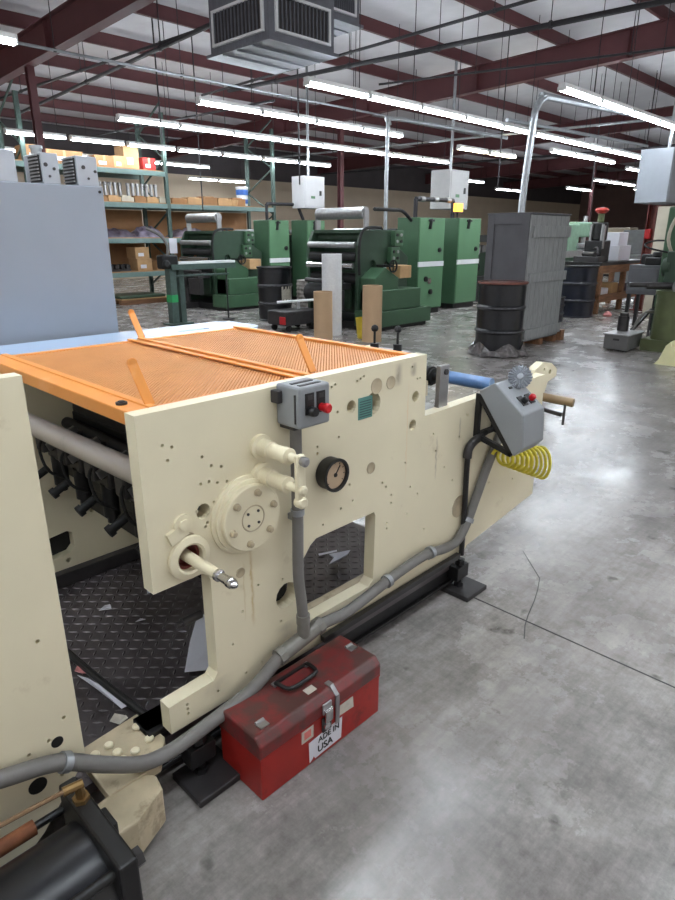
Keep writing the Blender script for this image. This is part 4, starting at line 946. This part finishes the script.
# ================================================================ pallet racking and its load
RB = (5.0, 13.3, 0)
rk = thing('pallet_rack', 'long green pallet rack with several shelves at the back left', 'shelving', RB)
RXS = (2.3, 5.1, 8.1, 11.2); RY0, RY1 = 13.3, 14.35
for x in RXS:
    b = MB(RB)
    for y in (RY0, RY1): b.box(x-.04, x+.04, y-.035, y+.035, 0, 3.95)
    z = .3; k = 0
    while z < 3.6:
        b.bar((x, RY0 if k % 2 else RY1, z), (x, RY1 if k % 2 else RY0, z+.55), .03, .03); z += .55; k += 1
    b.build('upright_frame', rackdk, rk)
LV = (.62, 1.33, 2.06, 2.72)
for i in range(3):
    for z in LV:
        if z > 2.5 and i == 2: continue
        b = MB(RB); b.box(RXS[i]+.04, RXS[i+1]-.04, RY0-.05, RY0, z-.05, z+.05); b.box(RXS[i]+.04, RXS[i+1]-.04, RY1, RY1+.05, z-.05, z+.05); b.build('shelf_beam', rackgrn, rk, .004)
        b = MB(RB); b.box(RXS[i]+.05, RXS[i+1]-.05, RY0-.02, RY1+.02, z+.05, z+.07); b.build('shelf_board', plywood, rk)
    for za, zb in ((1.40, 2.0), (.7, 1.27)):
        if i < 1: continue
        b = MB(RB); b.box(RXS[i]+.05, RXS[i+1]-.05, RY1+.06, RY1+.075, za, zb); b.build('back_board', plywood, rk)
def cbox(x, y, z, w, d_, h, mat, label, name='cardboard_box', cat='box', grp=None, rz=0):
    t = thing(name, label, cat, (x, y, z), grp, rz)
    b = MB(); b.box(-w/2, w/2, -d_/2, d_/2, 0, h); b.build('carton', mat, t, .004)
    b = MB(); b.box(-w/2-.001, w/2+.001, -.025, .025, h, h+.0015); b.box(-.025, .025, -d_/2-.002, -d_/2, h*.55, h); b.build('packing_tape', card_l, t)
    if h > .2:
        b = MB(); b.box(-w*.3, w*.1, -d_/2-.002, -d_/2, h*.2, h*.5); b.build('box_label', paper, t)
    return t
Z4, Z3, Z2, Z1 = 2.79, 2.13, 1.40, .69
cbox(6.75, 13.6, Z4, .42, .4, .22, card, 'low brown box first from the left on the top rack shelf')
cbox(7.1, 13.62, Z4, .26, .4, .24, card_l, 'pale box with a label beside the tallest one on the top shelf')
cbox(7.40, 13.66, Z4, .34, .4, .46, card_l, 'tallest pale box on the top rack shelf')
cbox(7.78, 13.55, Z4, .30, .3, .25, M('red carton', (176, 44, 40), .6), 'red carton at the right of the top rack shelf')
cbox(5.9, 13.6, Z4, .75, .5, .24, card, 'wide brown box on the top shelf over the grey units')
cbox(5.35, 13.65, Z4, .35, .5, .3, card, 'brown box on the top shelf near the red column')
for k in range(16):
    x = 6.42+k*.115+(.08 if k > 8 else 0)
    b = MB((x, 14.0, Z3)); b.lathe([(.045, 0), (.045, .05), (.036, .06), (.036, .36), (.045, .37), (.045, .42)], (x, 14.0, Z3), (0, 0, 1), 12)
    tag(b.build('print_sleeve', steel), 'upright metal sleeve on the second shelf, %s from the left' % (ORD+['thirteenth', 'fourteenth', 'fifteenth', 'sixteenth'])[k], 'sleeve', 'metal sleeves in the row on the rack')
rnd = random.Random(5)
for k in range(6):
    x = 6.55+k*.30; h = .05+.05*rnd.random()
    b = MB((x, 13.45, Z3)); b.box(x-.14, x+.14, 13.32, 13.66, Z3, Z3+h); b.box(x-.12, x+.1, 13.34, 13.6, Z3+h, Z3+h+.03)
    tag(b.build('flat_carton', [card, card_l, tan][k % 3], None, .004), '%s flat carton in front of the metal sleeves' % ORD[k], 'carton', 'flat cartons on the rack')
for k in range(5):
    x = 8.45+k*.42; h = .1+.07*rnd.random()
    b = MB((x, 13.5, Z3)); b.box(x-.2, x+.2, 13.35, 13.75, Z3, Z3+h); b.box(x-.16, x+.12, 13.38, 13.7, Z3+h, Z3+h+.02)
    tag(b.build('flat_carton', [card, card_l][k % 2], None, .004), '%s flat carton right of the rack upright' % ORD[k], 'carton', 'flat cartons on the rack')
b = MB((10.05, 13.5, Z3)); b.lathe([(.13, 0), (.15, .12), (.15, .13)], (10.0, 13.45, Z3), (0, 0, 1), 20); tag(b.build('tape_roll', card_l), 'small pale drum left of the blue and white bucket', 'roll')
bu = thing('paint_bucket', 'white bucket with blue bands at the right end of the shelf', 'bucket', (10.35, 13.5, Z3))
b = MB(); b.lathe([(.13, 0), (.15, .40), (.16, .41), (.16, .44), (.15, .45)], n=24); b.build('pail', white_p, bu)
for za, zb in ((.06, .16), (.26, .38)):
    b = MB(); b.lathe([(.134+.02*za/.4+.002, za), (.134+.02*zb/.4+.002, zb)], n=24); b.build('blue_band', M('blue band', (50, 96, 170), .5), bu)
def heap(x, y, z, w, d_, h, mat, label, name, cat, seed):
    r = random.Random(seed); n, m = 14, 8; b = MB((x, y, z)); vs = []
    for j in range(m):
        for i in range(n):
            u, v = i/(n-1), j/(m-1); e = math.sin(PI*u)**.5*math.sin(PI*v)**.5
            vs.append((x+(u-.5)*w, y+(v-.5)*d_, z+e*h*(.6+.5*r.random())))
    fs = [(j*n+i, j*n+i+1, (j+1)*n+i+1, (j+1)*n+i) for j in range(m-1) for i in range(n-1)]
    b.add(vs, fs, True); return tag(b.build(name, mat), label, cat)
heap(6.9, 13.6, Z2, .9, .6, .2, clothdk, 'dark heap of wrapping left of the rack upright', 'wrapping_heap', 'wrapping', 1)
heap(7.65, 13.6, Z2, .7, .6, .26, M('pale wrapping', (120, 112, 128), .4, var=.5, scale=7), 'pale plastic heap next to the rack upright', 'wrapping_heap', 'wrapping', 2)
heap(8.75, 13.6, Z2, 1.0, .6, .22, M('mauve wrapping', (134, 122, 134), .4, var=.5, scale=6), 'mauve plastic heap right of the rack upright', 'wrapping_heap', 'wrapping', 3)
heap(9.7, 13.6, Z2, .8, .6, .2, clothdk, 'dark heap of wrapping behind the rear green press', 'wrapping_heap', 'wrapping', 4)
cbox(7.42, 13.55, Z1, .36, .4, .26, card_l, 'lower carton of the two stacked beside the rack upright')
cbox(7.38, 13.55, Z1+.262, .34, .4, .24, card_l, 'upper carton of the two stacked beside the rack upright')
cbox(7.85, 13.5, Z1, .26, .3, .2, card_l, 'small carton right of the stacked pair on the low shelf')
b = MB((6.85, 13.5, Z1)); b.box(6.6, 7.1, 13.4, 13.6, Z1, Z1+.05)
for k in range(4): b.cyl((6.65+k*.13, 13.4, Z1+.10), (6.65+k*.13, 13.62, Z1+.10), .05, n=12)
tag(b.build('spare_rollers', dgrey), 'rack of dark spare rollers at the left of the low shelf', 'rollers')
pl = thing('wood_pallet', 'small pallet with a green top under the rack', 'pallet', (7.1, 13.5, 0))
b = MB((7.1, 13.5, 0))
for y in (13.1, 13.5, 13.9): b.box(6.6, 7.75, y-.05, y+.05, 0, .1)
b.build('bearer', wood, pl)
b = MB((7.1, 13.5, 0))
for k in range(6): b.box(6.6, 7.75, 13.02+k*.16, 13.15+k*.16, .1, .125)
b.build('deck', card_l, pl)
b = MB((7.1, 13.5, 0)); b.box(6.6, 7.7, 13.05, 13.95, .126, .18); b.build('green_cover', green_d, pl, .02)
b = MB((8.1, 13.2, 1.2)); b.box(8.02, 8.22, 13.2470, 13.2505, 1.05, 1.38); tag(b.build('notice_sheet', paper), 'white sheet pinned on the rack upright', 'notice')

# ================================================================ right side: bench, machines, portal
bn = thing('work_bench', 'wooden work bench with a dark top right of the blue drum', 'work bench', (13.2, 5.4, 0))
o = (13.2, 5.4, 0)
b = MB(o); b.box(12.2, 14.6, 5.0, 5.75, .90, .96); b.build('bench_top', black, bn, .004)
for x in (12.25, 13.4, 14.45):
    for y in (5.02, 5.66):
        b = MB(o); b.box(x, x+.09, y, y+.09, 0, .90); b.build('leg', wood, bn)
b = MB(o); b.box(12.2, 14.6, 5.0, 5.04, .76, .90); b.build('apron', wood, bn)
b = MB(o); b.box(12.25, 14.5, 5.03, 5.7, .30, .34); b.box(12.25, 14.5, 5.0, 5.03, .22, .36); b.build('shelf', wood, bn)
for k, (x, w, h, m, l) in enumerate(((12.7, .4, .12, paper, 'white paper stack on the bench shelf'), (13.2, .35, .2, card_l, 'pale carton on the bench shelf'), (14.0, .4, .16, clothdk, 'dark rag bundle on the bench shelf'))):
    b = MB((x, 5.3, .34)); b.box(x-w/2, x+w/2, 5.1, 5.5, .34, .34+h); tag(b.build('shelf_item', m, None, .02), l, 'box')
ap = thing('bench_press', 'black bench machine with silver sides and a red cap', 'bench machine', (12.75, 5.35, .96)); o = (12.75, 5.35, .96)
b = MB(o); b.box(12.55, 12.95, 5.2, 5.55, .96, 1.35); b.cyl((12.75, 5.37, 1.35), (12.75, 5.37, 1.68), .15, n=20); b.build('body', black, ap, .02)
b = MB(o); b.box(12.56, 12.62, 5.19, 5.21, 1.2, 1.62); b.box(12.56, 12.60, 5.22, 5.26, 1.15, 1.65); b.box(12.56, 12.60, 5.44, 5.48, 1.15, 1.65); b.build('silver_strip', steel, ap)
b = MB(o); b.cyl((12.75, 5.37, 1.68), (12.75, 5.37, 1.84), .06, n=14); b.build('neck', olive, ap)
b = MB(o); b.lathe([(.06, 0), (.11, .03), (.13, .06), (.10, .10), (.03, .11)], (12.75, 5.37, 1.84), (0, 0, 1), 20); b.build('cap', M('faded red cap', (190, 60, 50), .5), ap)
b = MB((12.35, 5.3, .96)); b.box(12.24, 12.5, 5.1, 5.6, .96, 1.06); b.cyl((12.3, 5.2, 1.1), (12.45, 5.5, 1.1), .05, n=12); b.tube([(12.3, 5.15, 1.1), (12.35, 5.2, 1.22), (12.45, 5.3, 1.2)], .02, n=8)
tag(b.build('bench_vice', dgrey, None, .006), 'grey metal vice on the bench left of the black machine', 'vice')
b = MB((13.6, 5.4, .96)); b.box(13.3, 13.9, 5.15, 5.6, .96, 1.25); b.box(13.35, 13.8, 5.2, 5.6, 1.25, 1.5); tag(b.build('paper_stack', paper, None, .01), 'tall white paper stack on the bench right of the black machine', 'paper')
# far green lathe like machine
fl = thing('far_machine', 'distant pale green machine above the blue drum', 'machine', (15.5, 7.2, 0)); o = (15.5, 7.2, 0)
b = MB(o); b.box(14.6, 17., 6.9, 7.7, 0, .9); b.build('bed', green_d, fl, .02)
b = MB(o); b.box(14.9, 15.5, 7., 7.6, .9, 1.7); b.box(15.4, 16.3, 7.05, 7.5, 1.4, 1.75); b.build('head', M('pale machine green', (120, 150, 128), .5), fl, .03)
b = MB(o); b.cyl((16.4, 7.3, .9), (16.4, 7.3, 1.9), .06, n=12); b.cyl((15.4, 7.0, 1.2), (16.8, 7.0, 1.2), .07, n=12); b.box(14.5, 17, 6.86, 6.9, .95, 1.1); b.build('guide_bars', steel, fl)
b = MB(o); b.box(15.9, 16.3, 6.9, 7.2, .95, 1.2); b.build('white_guard', white_p, fl, .03)
for k, (x, y, w, d_, h, m, l) in enumerate(((19, 9.5, 2.2, 1.0, 1.5, green_d, 'far green machine behind the crate top'), (20.5, 7.0, 2.5, 1.1, 1.6, M('far grey machine', (110, 112, 112), .5), 'far grey machine left of the portal post'), (18.5, 12.5, 2.4, 1.2, 1.6, green_d, 'far green machine behind the front cabinets'), (24, 9, 2.5, 1.2, 1.7, M('far tan machine', (150, 140, 120), .5), 'far tan machine at the end of the hall'))):
    t = thing('far_machine', l, 'machine', (x, y, 0))
    b = MB(); b.box(0, w, 0, d_, .08, h*.55); b.box(w*.1, w*.4, .1, d_-.1, h*.55, h); b.build('body', m, t, .03)
    b = MB(); b.box(.05, w-.05, .05, d_-.05, 0, .08); b.build('plinth', black, t)
    for q in range(4):
        b = MB(); b.cyl((w*(.45+.13*q), .05, h*.62), (w*(.45+.13*q), d_-.05, h*.62), .12, n=14); b.build('roller', steel, t)
    b = MB(); b.box(w*.45, w*.95, .1, d_-.1, h*.8, h*.86); b.box(w*.9, w*.94, .1, .2, h*.55, h*.8); b.build('hood', white_p, t)
# red portal frame
pf = thing('portal_frame', 'red steel post and beam frame beside the bench', 'steel frame', (13.6, 4.7, 0)); o = (13.6, 4.7, 0)
b = MB(o); b.box(13.5, 13.72, 4.63, 4.65, 0, 2.0); b.box(13.5, 13.72, 4.77, 4.79, 0, 2.0); b.box(13.6, 13.62, 4.65, 4.77, 0, 2.0); b.box(13.45, 13.77, 4.58, 4.84, 0, .02); b.build('post', redpost, pf)
b = MB(o); b.box(13.53, 13.69, 1.9, 4.79, 2.0, 2.10); b.build('beam', redpost, pf, .005)
b = MB(o); b.box(13.5, 13.72, 1.9, 2.06, 0, 2.0); b.build('post', redpost, pf)
b = MB(o); b.box(13.42, 13.5, 4.66, 4.76, 1.38, 1.56); b.build('switch_box', red, pf, .01)
# tan tall locker and grey locker under it
lk = thing('tan_locker', 'tall tan steel panel standing right of the red post', 'locker', (12.6, 4.05, 0)); o = (12.6, 4.05, 0)
b = MB(o); b.box(12.55, 13.2, 3.75, 4.28, 0.02, 1.93); b.build('body', tan, lk, .006)
b = MB(o); b.box(12.6, 13.1, 3.735, 3.75, .1, 1.85); b.box(12.56, 13.19, 3.8, 4.27, 0, .02); b.build('door', tan, lk, .004)
b = MB(o); b.box(12.54, 12.55, 3.95, 4.08, 1.45, 1.6); b.build('paper_note', paper, lk)
gl = thing('grey_cabinet', 'grey steel box cabinet with black gear on top near the right machine', 'cabinet', (10.9, 3.65, 0)); o = (10.9, 3.65, 0)
b = MB(o); b.box(10.7, 11.2, 3.45, 3.95, .55, 1.0); b.build('body', cgrey, gl, .006)
b = MB(o); b.box(10.69, 10.70, 3.5, 3.9, .6, .95); b.build('door', cgrey, gl, .003)
for x in (10.72, 11.14):
    for y in (3.47, 3.88): b = MB(o); b.box(x, x+.05, y, y+.05, 0, .55); b.build('leg', black, gl)
b = MB((10.9, 3.7, 1.0)); b.box(10.75, 11.05, 3.5, 3.75, 1.0, 1.12); b.cyl((10.9, 3.62, 1.12), (10.9, 3.62, 1.2), .07, n=14); b.box(11.0, 11.15, 3.72, 3.9, 1.0, 1.16); tag(b.build('black_motor', black, None, .02), 'black motor on the grey box cabinet', 'motor')
# right green machine
rg = thing('green_machine', 'green machine column with olive cylinder at the right edge', 'machine', (9.6, 2.6, 0)); o = (9.6, 2.6, 0)
b = MB(o); b.box(9.35, 10.3, 1.9, 3.05, .5, 1.80); b.build('column', green, rg, .02)
b = MB(o); b.box(9.2, 10.4, 1.8, 3.0, 0, .12); b.box(9.3, 10.3, 1.9, 3.03, .12, .5); b.build('base', green_d, rg, .02)
b = MB(o); b.cyl((8.95, 2.72, .15), (8.95, 2.72, .75), .17, n=28); b.lathe([(.19, 0), (.19, .05)], (8.95, 2.72, .72), (0, 0, 1), 28); b.box(8.75, 9.25, 2.55, 2.95, 0, .15); b.build('cylinder', olive, rg)
b = MB(o); b.cyl((8.75, 2.98, .83), (9.1, 2.5, .83), .045, n=14); b.cyl((8.62, 3.15, .84), (8.8, 2.9, .84), .03, n=12); b.build('cross_bar', dgrey, rg)
b = MB(o); b.cyl((8.68, 2.62, .84), (8.95, 2.3, .84), .06, n=16); b.build('bar_sleeve', steel, rg)
b = MB(o); b.box(9.1, 9.35, 2.6, 2.9, .75, 1.25); b.cyl((9.2, 2.95, 1.05), (9.2, 2.85, 1.05), .12, n=16); b.box(9.05, 9.2, 2.5, 2.75, 1.2, 1.35); b.build('gear_block', green_d, rg, .01)
b = MB(o); b.tube([(9.33, 2.85, 1.1), (9.2, 2.95, 1.4), (9.28, 2.9, 1.7), (9.4, 2.75, 1.84), (9.6, 2.5, 1.86)], .022, n=8); b.build('white_hose', tan, rg)
b = MB(o); b.tube([(9.3, 2.9, 1.22), (9.3, 3.2, 1.28), (9.4, 3.3, 1.33), (9.4, 3.15, 1.38), (9.36, 2.8, 1.36)], .012, n=8); b.build('cable', rubber, rg)
b = MB(o); b.box(9.34, 9.35, 2.2, 2.6, 1.3, 1.7); b.cyl((9.34, 2.88, 1.2), (9.32, 2.88, 1.2), .03, n=12); b.cyl((9.34, 2.8, 1.05), (9.32, 2.8, 1.05), .03, n=12); b.build('cover_plate', green, rg)
sp = thing('coolant_tank', 'grey steel tank with a pump on the floor left of the right machine', 'tank', (8.6, 3.15, 0)); o = (8.6, 3.15, 0)
b = MB(o); b.box(8.42, 8.92, 2.99, 3.30, .02, .21); b.build('body', M('tank grey', (104, 104, 104), .45, .3), sp, .006)
b = MB(o); b.box(8.40, 8.94, 2.97, 3.32, .21, .225); b.build('lid', steel, sp, .003)
b = MB(o); b.box(8.417, 8.42, 3.10, 3.18, .14, .165); b.build('hand_slot', black, sp)
b = MB(o); b.box(8.45, 8.5, 3.0, 3.05, 0, .02); b.box(8.83, 8.88, 3.22, 3.27, 0, .02); b.build('foot', black, sp)
b = MB(o); b.cyl((8.8, 3.22, .225), (8.8, 3.22, .42), .07, n=18); b.cyl((8.8, 3.22, .42), (8.8, 3.22, .46), .055, n=18); b.build('pump', dgrey, sp)
b = MB(o); b.tube([(8.85, 3.1, .24), (8.88, 3.05, .4), (8.95, 2.98, .48), (9.1, 2.9, .45), (9.2, 2.85, .3)], .02, n=8); b.build('pump_hose', conduit_m, sp)
b = MB((9.3, 3.3, 0)); b.bar((9.2, 3.35, .01), (9.6, 3.15, .45), .03, .03); b.bar((9.7, 3.5, .01), (9.6, 3.15, .45), .03, .03); b.bar((9.3, 3.05, .01), (9.6, 3.15, .45), .03, .03)
tag(b.build('floor_stand', dgrey), 'dark tripod stand behind the steel tank', 'stand')
heap(8.15, 2.22, .001, .55, .5, .36, cloth_m, 'pale yellow cloth heap on the floor at the right edge', 'cloth_heap', 'cloth', 9)
b = MB((8.7, 5.0, 0)); b.lathe([(.02, 0), (.07, .01), (.08, .04), (.04, .09), (.01, .1)], (12.05, 4.72, 0), (0, 0, 1), 12); tag(b.build('pink_rag', pinkp), 'small pink rag on the floor by the bench leg', 'rag')

# ================================================================ camera, world, view
cam = bpy.data.cameras.new('camera'); co = bpy.data.objects.new('camera', cam); COL.objects.link(co)
cam.sensor_fit = 'VERTICAL'; cam.sensor_height = 36; cam.lens = FPX/900*36; cam.clip_start = .02; cam.clip_end = 200
co.location = (0, 0, EYE); co.rotation_euler = (PI/2-PITCH, 0, YAW-PI/2)
S.camera = co
w = bpy.data.worlds.new('world'); S.world = w; w.use_nodes = True
w.node_tree.nodes['Background'].inputs['Color'].default_value = (.64, .62, .60, 1); w.node_tree.nodes['Background'].inputs['Strength'].default_value = .62
S.view_settings.view_transform = 'Standard'; S.view_settings.look = 'None'; S.view_settings.gamma = 1; S.view_settings.exposure = .92
S.view_settings.use_curve_mapping = False
S.cycles.use_denoising = True
S.cycles.max_bounces = 8; S.cycles.diffuse_bounces = 4
